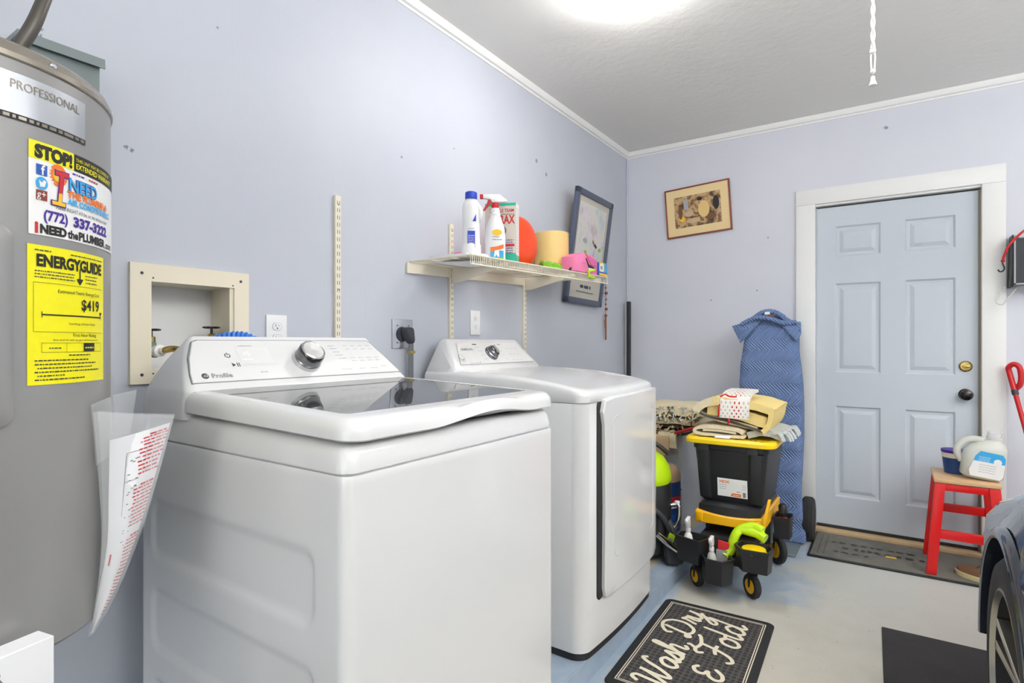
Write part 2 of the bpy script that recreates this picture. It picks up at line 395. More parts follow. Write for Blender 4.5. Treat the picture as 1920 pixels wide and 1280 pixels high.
# ================================================================== SETTING
D = 4.05; H = 2.645
b = MB(); b.box(-.3, 6.2, -4.5, 4.3, -.12, 0, 'floor'); struct(b, 'floor')
b = MB(); b.box(-.3, 6.2, -2.7, 4.3, H, H+.1, 'ceil'); struct(b, 'ceiling')
# left wall with a hole for the valve box
hy0, hy1, hz0, hz1 = .70, .955, 1.10, 1.375
b = MB()
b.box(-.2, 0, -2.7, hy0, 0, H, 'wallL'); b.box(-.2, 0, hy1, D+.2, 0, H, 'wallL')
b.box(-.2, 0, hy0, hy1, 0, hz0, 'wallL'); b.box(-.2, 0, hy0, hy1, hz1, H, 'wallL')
struct(b, 'wall_left')
b = MB()
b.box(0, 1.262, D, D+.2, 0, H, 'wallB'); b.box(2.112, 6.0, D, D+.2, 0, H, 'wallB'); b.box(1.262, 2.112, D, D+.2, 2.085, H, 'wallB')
b.box(1.262, 2.112, D+.16, D+.2, 0, 2.085, 'wall')
struct(b, 'wall_back')
b = MB(); b.box(6.0, 6.2, -2.7, D+.2, 0, H, 'wall'); struct(b, 'wall_right')
b = MB(); b.box(0, .55, -2.9, -2.7, 0, H, 'wall'); b.box(4.9, 6.0, -2.9, -2.7, 0, H, 'wall'); b.box(.55, 4.9, -2.9, -2.7, 2.25, H, 'wall')
struct(b, 'wall_front')
# raised concrete pad the appliances stand on
b = MB(); b.box(0, .795, -1.6, D, 0, .079, 'curbblue'); b.box(0, .70, 2.45, D, .079, .081, 'curbtop'); b.box(.70, .79, 2.45, D, .079, .0808, 'curbblue'); b.box(0, .79, -1.6, 2.45, .079, .081, 'curbblue'); struct(b, 'floor_pad')
# ceiling mouldings
b = MB(); b.prism([(0, 2.602), (.006, 2.602), (.008, 2.612), (.020, 2.614), (.026, 2.622), (.030, H), (0, H)], 'y', -2.7, D, 'trim'); struct(b, 'trim_1')
b = MB(); b.prism([(D, 2.602), (D-.006, 2.602), (D-.008, 2.612), (D-.020, 2.614), (D-.026, 2.622), (D-.030, H), (D, H)], 'x', 0, 6, 'trim'); struct(b, 'trim_2')
b = MB(); b.box(.795, 1.165, D-.014, D, 0, .09, 'trim', .003); b.box(2.2, 6, D-.014, D, 0, .09, 'trim', .003); b.box(0, .795, D-.014, D, .081, .16, 'trim', .003)
b.box(.2, .8, D-.03, D, .16, .18, 'woodtan', .003); struct(b, 'baseboard_back')
b = MB(); b.tube([(.006, D-.006, .1), (.006, D-.006, 2.6)], .007, 'wall', 8); struct(b, 'trim_3')

# door, six raised panels
dr = bpy.data.objects.new('door_1', None); C.objects.link(dr); dr['kind'] = 'structure'; dr.location = (1.685, D, 0)
b = MB()
b.box(1.169, 1.279, D-.02, D, 0, 2.079, 'trim', .003); b.box(2.096, 2.199, D-.02, D, 0, 2.079, 'trim', .003); b.box(1.169, 2.199, D-.02, D, 2.079, 2.178, 'trim', .003)
b.build('casing', dr)
b = MB(); b.box(1.262, 1.279, D-.002, D+.15, 0, 2.085, 'trim'); b.box(2.096, 2.112, D-.002, D+.15, 0, 2.085, 'trim'); b.box(1.262, 2.112, D-.002, D+.15, 2.068, 2.085, 'trim')
b.box(2.085, 2.096, D+.028, D+.034, .03, 2.06, 'jambshade')
b.build('jamb', dr)
b = MB(); yf = D+.035; ox = 0
xs = [1.28, 1.385, 1.626, 1.748, 1.985, 2.094]; zs = [.04, .228, .80, 1.012, 1.573, 1.743, 1.934, 2.058]
bm2 = bmesh.new()
def q(*p): bm2.faces.new([bm2.verts.new(v) for v in p])
for i in range(5):
    for j in range(7):
        x0, x1, z0, z1 = xs[i], xs[i+1], zs[j], zs[j+1]
        if i in (1, 3) and j in (1, 3, 5):
            lv = [(0, 0), (.010, .010), (.024, .012), (.046, .003), (.060, .002)]
            for (a, da), (c, dc) in zip(lv, lv[1:]):
                O = [(x0+a, yf+da, z0+a), (x1-a, yf+da, z0+a), (x1-a, yf+da, z1-a), (x0+a, yf+da, z1-a)]
                I = [(x0+c, yf+dc, z0+c), (x1-c, yf+dc, z0+c), (x1-c, yf+dc, z1-c), (x0+c, yf+dc, z1-c)]
                for k in range(4): q(O[k], O[(k+1) % 4], I[(k+1) % 4], I[k])
            q(*I)
        else: q((x0, yf, z0), (x1, yf, z0), (x1, yf, z1), (x0, yf, z1))
bmesh.ops.remove_doubles(bm2, verts=bm2.verts[:], dist=1e-5)
b.add(bm2, 'door'); b.box(1.28, 2.094, yf+.014, yf+.045, .04, 2.058, 'door')
b.build('slab', dr, 12)
b = MB(); b.box(1.262, 2.112, D-.03, D+.15, 0, .026, 'woodtan', .004); b.build('threshold', dr)
b = MB(); b.box(1.285, 2.09, yf-.006, yf+.01, .030, .045, 'gap'); b.build('sweep', dr)
b = MB(); b.lathe([(.0, 0), (.033, 0), (.033, .004), (.014, .010), (.013, .03), (.026, .036), (.031, .048), (.028, .058), (.015, .064), (.0, .065)], 'oilbronze', (2.03, yf, .905), (0, -1, 0)); b.build('door_knob', dr)
b = MB(); b.lathe([(.0, 0), (.031, 0), (.031, .006), (.024, .012), (0, .013)], 'brass', (2.03, yf, 1.065), (0, -1, 0)); b.box(2.012, 2.048, yf-.028, yf-.012, 1.060, 1.070, 'brass', .003); b.build('deadbolt', dr)

# ================================================================== WATER HEATER
tcx, tcy, R = .32, .236, .25
wh = thing('water_heater', 'tall grey cylindrical water heater covered in stickers at the left edge', 'water heater', (tcx, tcy, .70))
b = MB(); b.lathe([(0, .70), (R-.006, .70), (R, .706), (R, 1.640)], 'tank', (tcx, tcy, 0), seg=96); b.build('tank', wh)
b = MB(); b.lathe([(R+.0015, 1.636), (R+.0035, 1.638), (R+.0035, 1.646), (R, 1.650), (R-.003, 1.660), (R-.012, 1.668), (R-.03, 1.672), (0, 1.678)], 'tankcap', (tcx, tcy, 0), seg=96); b.build('top_cap', wh)
def cp(phi, z, off=0):
    a = math.radians(phi); return Vector((tcx+(R+off)*math.cos(a), tcy+(R+off)*math.sin(a), z))
for ph in (23.7, 69.5, -40):
    b = MB(); a = math.radians(ph); b.lathe([(.006, 0), (.006, .002), (.003, .005), (0, .005)], 'steel', cp(ph, 1.651, -.001), (math.cos(a), math.sin(a), 0), 10); b.build('screw', wh)
XS = 1
def wrap(b2, phi0, z0, off):
    """flat (x right, y up) mesh bent round the tank starting at angle phi0"""
    for v in b2.verts:
        a = math.radians(phi0)+v.co.x*XS/R; r = R+off+v.co.z
        v.co = Vector((tcx+r*math.cos(a), tcy+r*math.sin(a), z0+v.co.y))
    return b2
def wquad(mb, phi0, z0, x0, x1, y0, y1, m, off, n=None):
    n = n or max(1, int((x1-x0)/.006)); b2 = bmesh.new()
    A = [b2.verts.new((x0+(x1-x0)*i/n, y0, 0)) for i in range(n+1)]; B = [b2.verts.new((x0+(x1-x0)*i/n, y1, 0)) for i in range(n+1)]
    for i in range(n): b2.faces.new((A[i], A[i+1], B[i+1], B[i]))
    mb.add(wrap(b2, phi0, z0, off), m)
def wpoly(mb, phi0, z0, pts, m, off):
    b2 = bmesh.new(); b2.faces.new([b2.verts.new((x, y, 0)) for x, y in pts]); bmesh.ops.triangulate(b2, faces=b2.faces[:]); mb.add(wrap(b2, phi0, z0, off), m)
def wtext(mb, phi0, z0, body, size, x, y, m, lift, **k):
    b2 = text_bm(body, size, **k); b2.transform(Matrix.Translation((x, y, 0))); mb.add(wrap(b2, phi0, z0, lift), m)
def wscrib(mb, phi0, z0, x0, x1, y, h, m, off, seed=0):
    rnd = random.Random(seed+int(y*1e5)); x = x0
    while x < x1-h*.4:
        wd = min(rnd.uniform(.5, 2.4)*h, x1-x); wquad(mb, phi0, z0, x, x+wd, y, y+h*.6, m, off, 1); x += wd+h*.45
# silver PROFESSIONAL plate, phi -8..38
b = MB(); p0, z0 = -9, 1.544; Wd = math.radians(47)*R
wquad(b, p0, z0, 0, Wd, 0, .072, 'steel', .0012); wquad(b, p0, z0, 0, Wd, 0, .009, 'ink', .0016)
wscrib(b, p0, z0, .004, Wd-.004, .002, .008, 'tankcap', .0019)
pl = b.build('brand_plate', wh, label='silver plate lettered PROFESSIONAL')
b = MB(); wtext(b, p0, z0, 'PROFESSIONAL', .0195, .080, .048, 'tankcap', .002, sx=.83); b.build('lettering', pl)
# STOP sticker
b = MB(); p0, z0 = 15, 1.372; Wd = math.radians(56)*R; Hh = .149
wquad(b, p0, z0, 0, Wd, 0, Hh, 'stickw', .0010); wquad(b, p0, z0, 0, .0748, Hh-.029, Hh, 'sticky', .0014); wquad(b, p0, z0, .0748, Wd, Hh-.029, Hh, 'ink', .0014)
st = b.build('service_sticker', wh, label='white and yellow plumber sticker headed STOP')
b = MB(); o_ = .0019; XS = .87
wtext(b, p0, z0, 'STOP!', .0275, .010, Hh-.025, 'ink', o_, off=.0019, sx=.98)
wtext(b, p0, z0, 'THIS UNIT MAY BE COVERED BY', .0085, .090, Hh-.012, 'sticky', o_)
wtext(b, p0, z0, 'EXTENDED WARRANTY', .0125, .090, Hh-.024, 'sticky', o_, off=.0002)
# social badges
wquad(b, p0, z0, .012, .031, .096, .113, 'inkblue', o_); wtext(b, p0, z0, 'f', .022, .020, .097, 'stickw', .0024, off=.0005)
wpoly(b, p0, z0, [(.0215+.0105*math.cos(t*PI/8), .083+.0105*math.sin(t*PI/8)) for t in range(16)], 'inkcyan', o_)
wpoly(b, p0, z0, [(.016, .088), (.021, .084), (.025, .089), (.029, .087), (.026, .078), (.018, .077)], 'stickw', .0024)
wquad(b, p0, z0, .012, .031, .056, .072, 'frame_red', o_); wtext(b, p0, z0, 'g+', .016, .013, .060, 'stickw', .0024)
# sun and letter I
sun = []
for t in range(36):
    r = .018 if t % 2 == 0 else .0125
    sun.append((.052+r*math.cos(t*PI/18), .103+r*math.sin(t*PI/18)))
wpoly(b, p0, z0, sun, 'inkorange', o_); wpoly(b, p0, z0, [(.052+.0105*math.cos(t*PI/8), .103+.0105*math.sin(t*PI/8)) for t in range(16)], 'inkgold', .0021)
def ishape(g): return [[(.038-g, .053-g), (.066+g, .053-g), (.066+g, .060+g), (.038-g, .060+g)], [(.0495-g, .058), (.0575+g, .058), (.0625+g, .105), (.0545-g, .105)], [(.045-g, .103-g), (.073+g, .103-g), (.073+g, .111+g), (.045-g, .111+g)]]
for gg, mm_i, hh_i in ((.0012, 'inkpurple', .0025), (-.0004, 'inkred', .0029)):
    for pc_ in ishape(gg): wpoly(b, p0, z0, pc_, mm_i, hh_i)
wpoly(b, p0, z0, [(.039, .0535), (.065, .0535), (.065, .0595), (.039, .0595)], 'inkgold', .0032); wpoly(b, p0, z0, [(.0501, .059), (.0572, .059), (.0587, .074), (.0517, .074)], 'inkgold', .0032)
wtext(b, p0, z0, 'NEED', .030, .072, .084, 'inkblue', .0026, off=.0016, sx=1.05); wtext(b, p0, z0, 'NEED', .030, .072, .084, 'inkcyan', .0031, off=.0003, sx=1.05)
wtext(b, p0, z0, 'THE PLUMBER &', .0155, .070, .072, 'inkorange', .0031, off=.0007, sx=1.12); wtext(b, p0, z0, 'AIR CONDITIONING', .0135, .070, .060, 'inkcyan', .0031, off=.0006, sx=1.10)
wscrib(b, p0, z0, .082, .112, .113, .0045, 'inkpurple', o_); wscrib(b, p0, z0, .126, .156, .113, .0045, 'inkred', o_, 3)
wtext(b, p0, z0, '"Fixed RIGHT it\'ll be, or the service is free"', .0088, .044, .0475, 'dgrey', o_, shear=.2)
wtext(b, p0, z0, '(772)', .0225, .024, .0260, 'inkpurple', o_, off=.0007, sx=1.0); wtext(b, p0, z0, '337-3222', .0225, .084, .0255, 'inkpurple', o_, off=.0011, sx=1.32)
wtext(b, p0, z0, 'i', .0235, .010, .004, 'inkred', o_, off=.0016); wtext(b, p0, z0, 'NEED', .0195, .018, .004, 'ink', o_, off=.0010, sx=1.03)
wtext(b, p0, z0, 'the', .019, .072, .004, 'ink', o_, off=.0006, sx=.95); wtext(b, p0, z0, 'PLUMBER', .0195, .097, .004, 'ink', o_, off=.0008, sx=1.1); wtext(b, p0, z0, '.com', .018, .190, .004, 'ink', o_, off=.0003, sx=1.2)
b.build('lettering', st); XS = 1
# ENERGYGUIDE
b = MB(); p0, z0 = 14.6, 1.132; Wd = math.radians(37)*R; Hh = .224
wquad(b, p0, z0, 0, Wd, 0, Hh, 'sticky', .0010); eg = b.build('energy_label', wh, label='bright yellow energy label reading $419')
b = MB()
wtext(b, p0, z0, 'ENERGYGUIDE', .0262, .012, Hh-.033, 'ink', o_, off=.0011, sx=.79)
wscrib(b, p0, z0, .010, .035, Hh-.009, .003, 'dgrey', o_); wscrib(b, p0, z0, .070, .152, Hh-.009, .003, 'dgrey', o_)
wquad(b, p0, z0, .0880, .0905, Hh-.050, Hh-.030, 'ink', o_, 1); wpoly(b, p0, z0, [(.082, Hh-.047), (.0893, Hh-.058), (.097, Hh-.047)], 'ink', o_)
for i in range(3): wscrib(b, p0, z0, .010, .078, Hh-.042-.005*i, .0028, 'dgrey', o_, i); wscrib(b, p0, z0, .102, .135, Hh-.041-.006*i, .0028, 'dgrey', o_, i+9)
def wline(x0, x1, y0, y1, t=.0008, m='ink'):
    wquad(b, p0, z0, min(x0, x1), max(x0, x1)+(t if x0 == x1 else 0), min(y0, y1), max(y0, y1)+(t if y0 == y1 else 0), m, o_)
wline(.008, .153, .164, .164, .0005); wline(.008, .008, .085, .164, .0005); wline(.008, .153, .085, .085, .0005)
wtext(b, p0, z0, 'Estimated Yearly Energy Cost', .0080, .046, .150, 'ink', o_); wtext(b, p0, z0, '$419', .026, .092, .124, 'ink', o_, off=.0005, sx=.95)
wline(.020, .148, .112, .112, .0022); wline(.020, .020, .108, .118, .0012); wline(.148, .148, .108, .118, .001)
wpoly(b, p0, z0, [(.143, .122), (.152, .122), (.1475, .115)], 'ink', o_)
wtext(b, p0, z0, 'Cost Range of Similar Models', .0052, .066, .098, 'ink', o_); wtext(b, p0, z0, 'First Hour Rating', .0082, .074, .078, 'ink', o_)
wtext(b, p0, z0, '(how much hot water you get in the first hour of use)', .0045, .038, .071, 'ink', o_)
wline(.020, .148, .067, .067, .0005); wline(.020, .148, .052, .052, .0005)
for xx in (.020, .062, .098, .126, .148): wline(xx, xx, .052, .067, .0005)
wquad(b, p0, z0, .098, .126, .053, .067, 'ink', o_); wscrib(b, p0, z0, .101, .123, .058, .004, 'sticky', .0024); wscrib(b, p0, z0, .032, .052, .058, .003, 'dgrey', o_)
wscrib(b, p0, z0, .066, .115, .046, .003, 'ink', o_)
for i, (a, c) in enumerate(((.010, .11), (.010, .13), (.014, .12), (.010, .14), (.014, .06), (.010, .10))): wscrib(b, p0, z0, a, c, .038-.0062*i, .0033, 'dgrey', o_, i*3)
b.build('lettering', eg)
# access panel with rounded corners at the left edge
b = MB()
n = 18; a0, a1 = -32, 9.8
rs = []
for off, ins in ((0.0, 0), (.008, .0), (.012, .006), (.0125, .02)):
    ring = []
    for (u, v) in rrect(math.radians(a0)*R+ins, math.radians(a1)*R-ins, 1.072+ins, 1.378-ins, .02, 5): ring.append(Vector((tcx+(R+off)*math.cos(u/R), tcy+(R+off)*math.sin(u/R), v)))
    rs.append(ring)
b.rings(rs, 'tank', cap=False); 
for i in range(16):
    pass
uu0, uu1 = math.radians(a0)*R+.02, math.radians(a1)*R-.02
bb = bmesh.new(); A = [bb.verts.new((tcx+(R+.0125)*math.cos((uu0+(uu1-uu0)*i/16)/R), tcy+(R+.0125)*math.sin((uu0+(uu1-uu0)*i/16)/R), 1.092)) for i in range(17)]; B = [bb.verts.new((v.co.x, v.co.y, 1.358)) for v in A]
for i in range(16): bb.faces.new((A[i], A[i+1], B[i+1], B[i]))
b.add(bb, 'tank'); b.build('access_panel', wh)
b = MB(); 
for a in (0, 120, 240):
    t = math.radians(a+30); b.tube([(tcx+.14*math.cos(t), tcy+.14*math.sin(t), .70), (tcx+.14*math.cos(t), tcy+.14*math.sin(t), .083)], .014, 'galv', 8)
b.lathe([(.15, .675), (.15, .70)], 'galv', (tcx, tcy, 0), seg=32); b.lathe([(.15, .25), (.15, .262)], 'galv', (tcx, tcy, 0), seg=32)
single(b, 'heater_stand', 'grey metal three-legged stand carrying the water heater', 'stand', loc=(tcx, tcy, .081))
b = MB(); b.tube([(.10, .12, 2.64), (.16, .20, 2.45), (.25, .33, 2.22), (.36, .385, 1.95), (.395, .360, 1.80), (.375, .31, 1.672)], .011, 'conduit', 12, 14, rf=lambda t: .0112+.0008*math.sin(t*420))
single(b, 'flexible_conduit', 'grey ribbed flexible conduit curving into the top of the water heater', 'conduit', loc=(.375, .31, 1.672))
# disconnect box behind the heater
db = thing('disconnect_box', 'grey-green metal electrical box on the wall behind the water heater', 'electrical box', (.05, .49, 1.60))
b = MB(); b.box(.001, .095, .415, .563, 1.60, 1.872, 'galv', .003); b.build('housing', db)
b = MB(); b.prism([(0, 1.874), (0, 1.888), (.104, 1.886), (.106, 1.863), (.102, 1.863), (.100, 1.874)], 'y', .405, .57, 'galv'); b.build('hood', db)

# clear pouch of papers hung on the tank
po = thing('document_pouch', 'clear plastic pouch of manuals hanging on the side of the water heater', 'document pouch', (.50, .45, 1.09))
def sheet(mb, quad, nu, nv, bulge, m, amp=.002, seed=0, thick=0):
    """bilinear patch from four corners (tl,tr,br,bl) with a sideways bulge"""
    tl, tr, br, bl = [Vector(p) for p in quad]; nrm = (tr-tl).cross(bl-tl).normalized(); rs = []
    for j in range(nv+1):
        t = j/nv; row = []
        for i in range(nu+1):
            s_ = i/nu; p = tl.lerp(tr, s_).lerp(bl.lerp(br, s_), t); p = p+nrm*(bulge*math.sin(PI*s_)*math.sin(PI*min(1, t*.9+.1))) + noise.noise_vector(p*22+Vector((seed, 0, 0)))*amp
            row.append(p)
        rs.append(row)
    mb.rings(rs, m, closed=False)
    return rs, nrm
TL = (.500, .447, 1.020); TR = (.535, .520, 1.052); BR = (.495, .478, .73); BL = (.475, .432, .660)
def mixp(a, c, t): return tuple(Vector(a).lerp(Vector(c), t))
b = MB(); bb = []
edge_r = [(.566, .508, 1.050), (.546, .490, .95), (.530, .468, .85), (.515, .437, .75), (.503, .407, .684)]
edge_l = [(.528, .424, 1.025), (.527, .423, .93), (.525, .422, .84), (.514, .414, .76), (.500, .404, .680)]
def strip(mb, L_, R_, m, push=0, x0=0, x1=1, n=8, s0=0, s1=1, nn=24):
    L2 = catmull([Vector(p) for p in L_], 6); R2 = catmull([Vector(p) for p in R_], 6); rs = []
    for j in range(nn+1):
        t = s0+(s1-s0)*j/nn; k = t*(len(L2)-1); i = min(int(k), len(L2)-2); f = k-i
        a = L2[i].lerp(L2[i+1], f); c = R2[i].lerp(R2[i+1], f); nrm = (c-a).normalized().cross(Vector((0, 0, 1)))
        rs.append([a.lerp(c, x0+(x1-x0)*q_/n)+nrm*(push+.010*math.sin(PI*(x0+(x1-x0)*q_/n))) for q_ in range(n+1)])
    mb.rings(rs, m, closed=False)
strip(b, edge_l, edge_r, 'paper', 0); strip(b, edge_l, edge_r, 'paper', -.004)
pp = b.build('papers', po)
b = MB(); rnd = random.Random(5)
strip(b, edge_l, edge_r, 'grey', .0012, .30, .31, 1, .10, .38, 8); strip(b, edge_l, edge_r, 'grey', .0012, .30, .62, 3, .10, .102, 1); strip(b, edge_l, edge_r, 'grey', .0012, .30, .60, 3, .22, .222, 1)
for k in range(26): 
    t = .13+rnd.random()*.42; x = .34+rnd.random()*.2; strip(b, edge_l, edge_r, 'grey', .0012, x, x+.05, 1, t, t+.004, 1)
for i in range(50):
    t = .03+i*.017
    if i in (11, 12, 25, 26): continue
    hd = i in (0, 13, 27); x = .62-.10*rnd.random() if not hd else .68
    while x < .97:
        w_ = min(.03+.10*rnd.random(), 1-x); strip(b, edge_l, edge_r, 'inkred', .0012, x, x+w_, 1, t, t+(.010 if hd else .006), 1); x += w_+.02
strip(b, edge_l, edge_r, 'inkred', .0012, .10, .16, 1, .56, .62, 2)
b.build('red_print', pp)
b = MB()
el2 = [(.514, .404, 1.078), (.516, .410, .98), (.520, .414, .86), (.512, .410, .76), (.499, .402, .678)]
er2 = [(.570, .513, 1.064), (.550, .494, .95), (.534, .472, .85), (.519, .440, .75), (.505, .410, .682)]
strip(b, el2, er2, 'clear', .003, n=10); strip(b, [(p[0]+.004, p[1]+.004, p[2]) for p in el2], [(p[0]-.004, p[1]+.004, p[2]) for p in er2], 'clear', -.012, n=10)
sheet(b, [(.512, .402, 1.090), (.480, .444, 1.098), (.480, .446, .99), (.514, .408, .98)], 6, 6, .006, 'clear')
b.build('sleeve', po)
b = MB(); sheet(b, [(.478, .448, 1.103), (.500, .478, 1.112), (.494, .470, 1.03), (.476, .448, 1.02)], 5, 5, .003, 'clear', .003, 4); b.build('tape', po)
# carton leaning in front of the heater
a_ = math.radians(25); ct = thing('white_carton', 'flat white carton standing in front of the water heater, bottom left', 'box', (1.03, .10, 0), 0)
s_, c_ = math.sin(math.radians(34.178)), math.cos(math.radians(34.178))
def pix(u, d): return Vector((1.685+d*(-s_+c_*(u-960)/1050), d*(c_+s_*(u-960)/1050), 0))
p1 = pix(102, .86); p0_ = pix(-160, .715); dr_ = (p1-p0_).normalized(); nr = Vector((-dr_.y, dr_.x, 0))
if nr.dot(Vector((1.685, 0, 0))-p1) > 0: nr = -nr
ct.location = (p1+p0_)/2
q4 = [p0_, p1, p1+nr*.04, p0_+nr*.04]
b = MB(); b.hull([(v.x, v.y, z) for v in q4 for z in (0.005, .751)], 'paper', .0015, 1); cbx = b.build('carton_body', ct)
b = MB(); mx = frame_mx((p1.x, p1.y, .751), dr_, (0, 0, 1)); put_text(b, 'UR', .022, mx, -.066, -.036, 'grey', align='RIGHT', off=.0006, sx=.8); b.build('print', cbx)

# ================================================================== VALVE BOX
vb = thing('valve_box', 'cream recessed washing machine valve box in the wall', 'valve box', (0, .826, 1.09))
b = MB(); fy0, fy1, fz0, fz1 = .66, .992, 1.088, 1.415; iy0, iy1, iz0, iz1 = .712, .945, 1.125, 1.367
for (y0, y1, z0, z1) in ((fy0, iy0, fz0, fz1), (iy1, fy1, fz0, fz1), (iy0, iy1, iz1, fz1), (iy0, iy1, fz0, iz0)): b.box(.0005, .012, y0, y1, z0, z1, 'cream')
b.build('face_frame', vb)
b = MB(); g = .004
b.box(-.13, -.126, iy0-g, iy1+g, iz0-g, iz1+g, 'whitep'); b.box(-.13, .006, iy0-g, iy0, iz0-g, iz1+g, 'creamm'); b.box(-.13, .006, iy1, iy1+g, iz0-g, iz1+g, 'creamm')
b.box(-.13, .006, iy0, iy1, iz1, iz1+g, 'creamm'); b.box(-.13, .006, iy0, iy1, iz0-g, iz0, 'whitep'); b.box(-.05, .006, iy1-.012, iy1, iz0, iz1, 'cream')
b.build('recess', vb)
for (y, z, r) in ((.688, 1.388, .004), (.965, 1.389, .004), (.688, 1.113, .004), (.716, 1.377, .0022), (.940, 1.374, .0022), (.716, 1.115, .0022)):
    b = MB(); b.lathe([(r, 0), (r, .0015), (0, .002)], 'dgrey', (.012, y, z), (1, 0, 0), 10); b.build('screw', vb)
for i, (y, z) in enumerate(((.735, 1.236), (.905, 1.246))):
    x = -.045
    b = MB(); b.cyl((x, y, z-.075), (x, y, z-.035), .013, 'patina'); b.lathe([(.012, 0), (.017, .004), (.017, .02), (.012, .024)], 'patina', (x, y, z-.06), (1, .1, -.1))
    b.lathe([(.009, 0), (.011, .002), (.011, .016), (.006, .018)], 'brass', (x, y, z-.036)); vv = b.build('valve', vb)
    b = MB(); b.cyl((x, y, z-.018), (x, y, z), .004, 'black')
    for k in range(5):
        t = k*2*PI/5+.3; b.lathe([(0, -.003), (.007, -.002), (.008, .002), (0, .004)], 'black', (x+.018*math.cos(t), y+.018*math.sin(t), z), seg=10); b.tube([(x, y, z), (x+.018*math.cos(t), y+.018*math.sin(t), z)], .0035, 'black', 6)
    b.build('handle', vv)
b = MB(); b.lathe([(.016, 0), (.017, .02), (.009, .022), (.009, .034)], 'whitep', (-.022, .738, 1.176), (1, .15, .05)); b.tube([(.01, .745, 1.178), (.04, .76, 1.182), (.075, .80, 1.165), (.10, .84, 1.10), (.11, .86, 1.0)], .009, 'brass', 12, 8)
single(b, 'supply_hose', 'brown braided supply hose screwed to the left valve', 'hose', loc=(-.02, .74, 1.176))
b = MB(); b.tube([(-.03, .872, 1.186), (.02, .885, 1.205), (.055, .915, 1.216), (.075, .950, 1.212), (.09, .985, 1.18), (.10, 1.01, 1.12), (.10, 1.02, 1.0)], .017, 'blue', 16, 30, rf=lambda t: .0165+.0022*math.sin(t*150))
single(b, 'drain_hose', 'blue corrugated drain hose behind the washing machine', 'hose', loc=(-.03, .872, 1.178))

# ================================================================== OUTLETS
def outlet(y, z0, z1, label, duplex):
    t = thing('wall_outlet', label, 'outlet', (0, y, (z0+z1)/2)); w_ = .037
    b = MB(); b.box(.0005, .007, y-w_, y+w_, z0, z1, 'whitep', .002); b.build('cover_plate', t)
    mx = frame_mx((.0072, y, (z0+z1)/2), (0, 1, 0), (0, 0, 1))
    for s in (1, -1):
        b = MB(); cz = (z0+z1)/2+s*.0195
        b.prism([(y+.0165*math.cos(a*PI/12)*1.0, cz+max(-.0125, min(.0125, .0165*math.sin(a*PI/12)))) for a in range(24)], 'x', .006, .009, 'lgrey' if duplex else 'whitep')
        mx = frame_mx((.0092, y, cz), (0, 1, 0), (0, 0, 1))
        b.prism([(y+.0155*math.cos(a*PI/12)*1.0, cz+max(-.0117, min(.0117, .0155*math.sin(a*PI/12)))) for a in range(24)], 'x', .006, .0092, 'whitep')
        put_rect(b, mx, -.0065, -.0045, -.001, .007, 'ink'); put_rect(b, mx, .0045, .006, 0, .006, 'ink'); put_poly(b, mx, [(.0025*math.cos(k*PI/4), -.006+.0025*math.sin(k*PI/4)) for k in range(8)], 'ink')
        b.build('receptacle', t)
outlet(1.092, 1.176, 1.291, 'white duplex outlet between the valve box and the bare shelf track', True)
outlet(2.156, 1.237, 1.356, 'white outlet plate on the wall above the dryer console', False)
ro = thing('range_outlet', 'square stainless outlet plate between washer and dryer with black plug', 'outlet', (0, 1.667, 1.235))
b = MB(); b.box(.0005, .006, 1.609, 1.725, 1.175, 1.296, 'steel', .002); b.build('cover_plate', ro)
b = MB(); b.lathe([(.030, 0), (.030, .006), (0, .0061)], 'dgrey', (.006, 1.660, 1.235), (1, 0, 0), 28)
for (y, z) in ((1.635, 1.27), (1.70, 1.27), (1.635, 1.20)): b.lathe([(.003, 0), (.003, .0015), (0, .0016)], 'dgrey', (.006, y, z), (1, 0, 0), 8)
b.build('receptacle', ro)
pc = thing('dryer_power_cord', 'grey dryer power cord with angled plug hanging from steel plate', 'power cord', (.013, 1.675, 1.25))
b = MB(); b.hull([(.0125, 1.648, 1.262), (.0125, 1.692, 1.265), (.0125, 1.648, 1.225), (.0125, 1.700, 1.215), (.046, 1.655, 1.255), (.050, 1.690, 1.262), (.05, 1.672, 1.205), (.046, 1.702, 1.205), (.03, 1.672, 1.19), (.03, 1.702, 1.19)], 'dgrey', .006); b.build('plug', pc)
b = MB(); b.box(.022, .045, 1.672, 1.700, 1.155, 1.166, 'brass', .002); b.build('clamp', pc)
b = MB()
for o2 in (0, .009, .018): b.tube([(.034, 1.677+o2, 1.195), (.034, 1.677+o2, 1.15), (.032, 1.678+o2, 1.0), (.03, 1.675+o2, .7), (.03, 1.67+o2, .3)], .0045, 'grey', 8, 6)
b.build('cord', pc)

# ================================================================== WASHER
def shell(mb, x0, x1, y0, y1, r, zs_, m, disp=None, n_side=60, tilt=0):
    """rounded-rectangle tube with a finely divided near (-y) side that can be pressed"""
    per = []
    def arc(cx, cy, a0, n=6):
        for k in range(n+1):
            t = math.radians(a0+90*k/n); per.append((cx+r*math.cos(t), cy+r*math.sin(t)))
    arc(x1-r, y1-r, 0); arc(x0+r, y1-r, 90); arc(x0+r, y0+r, 180)
    for k in range(1, n_side): per.append((x0+r+(x1-x0-2*r)*k/n_side, y0))
    arc(x1-r, y0+r, 270)
    # order is +x+y corner, -x+y, -x-y, along near side, +x-y
    rs = []
    for z, ins in zs_:
        ring = []
        for (x, y) in per:
            X = (x0+x1)/2+(x-(x0+x1)/2)*(1-2*ins/(x1-x0)); Y = (y0+y1)/2+(y-(y0+y1)/2)*(1-2*ins/(y1-y0))
            if disp and abs(y-y0) < 1e-6: Y += disp(X, z)
            ring.append((X, Y, z+(tilt*(x1-X)/(x1-x0)*min(1, max(0, (z-.99)/.02)))))
        rs.append(ring)
    mb.rings(rs, m)
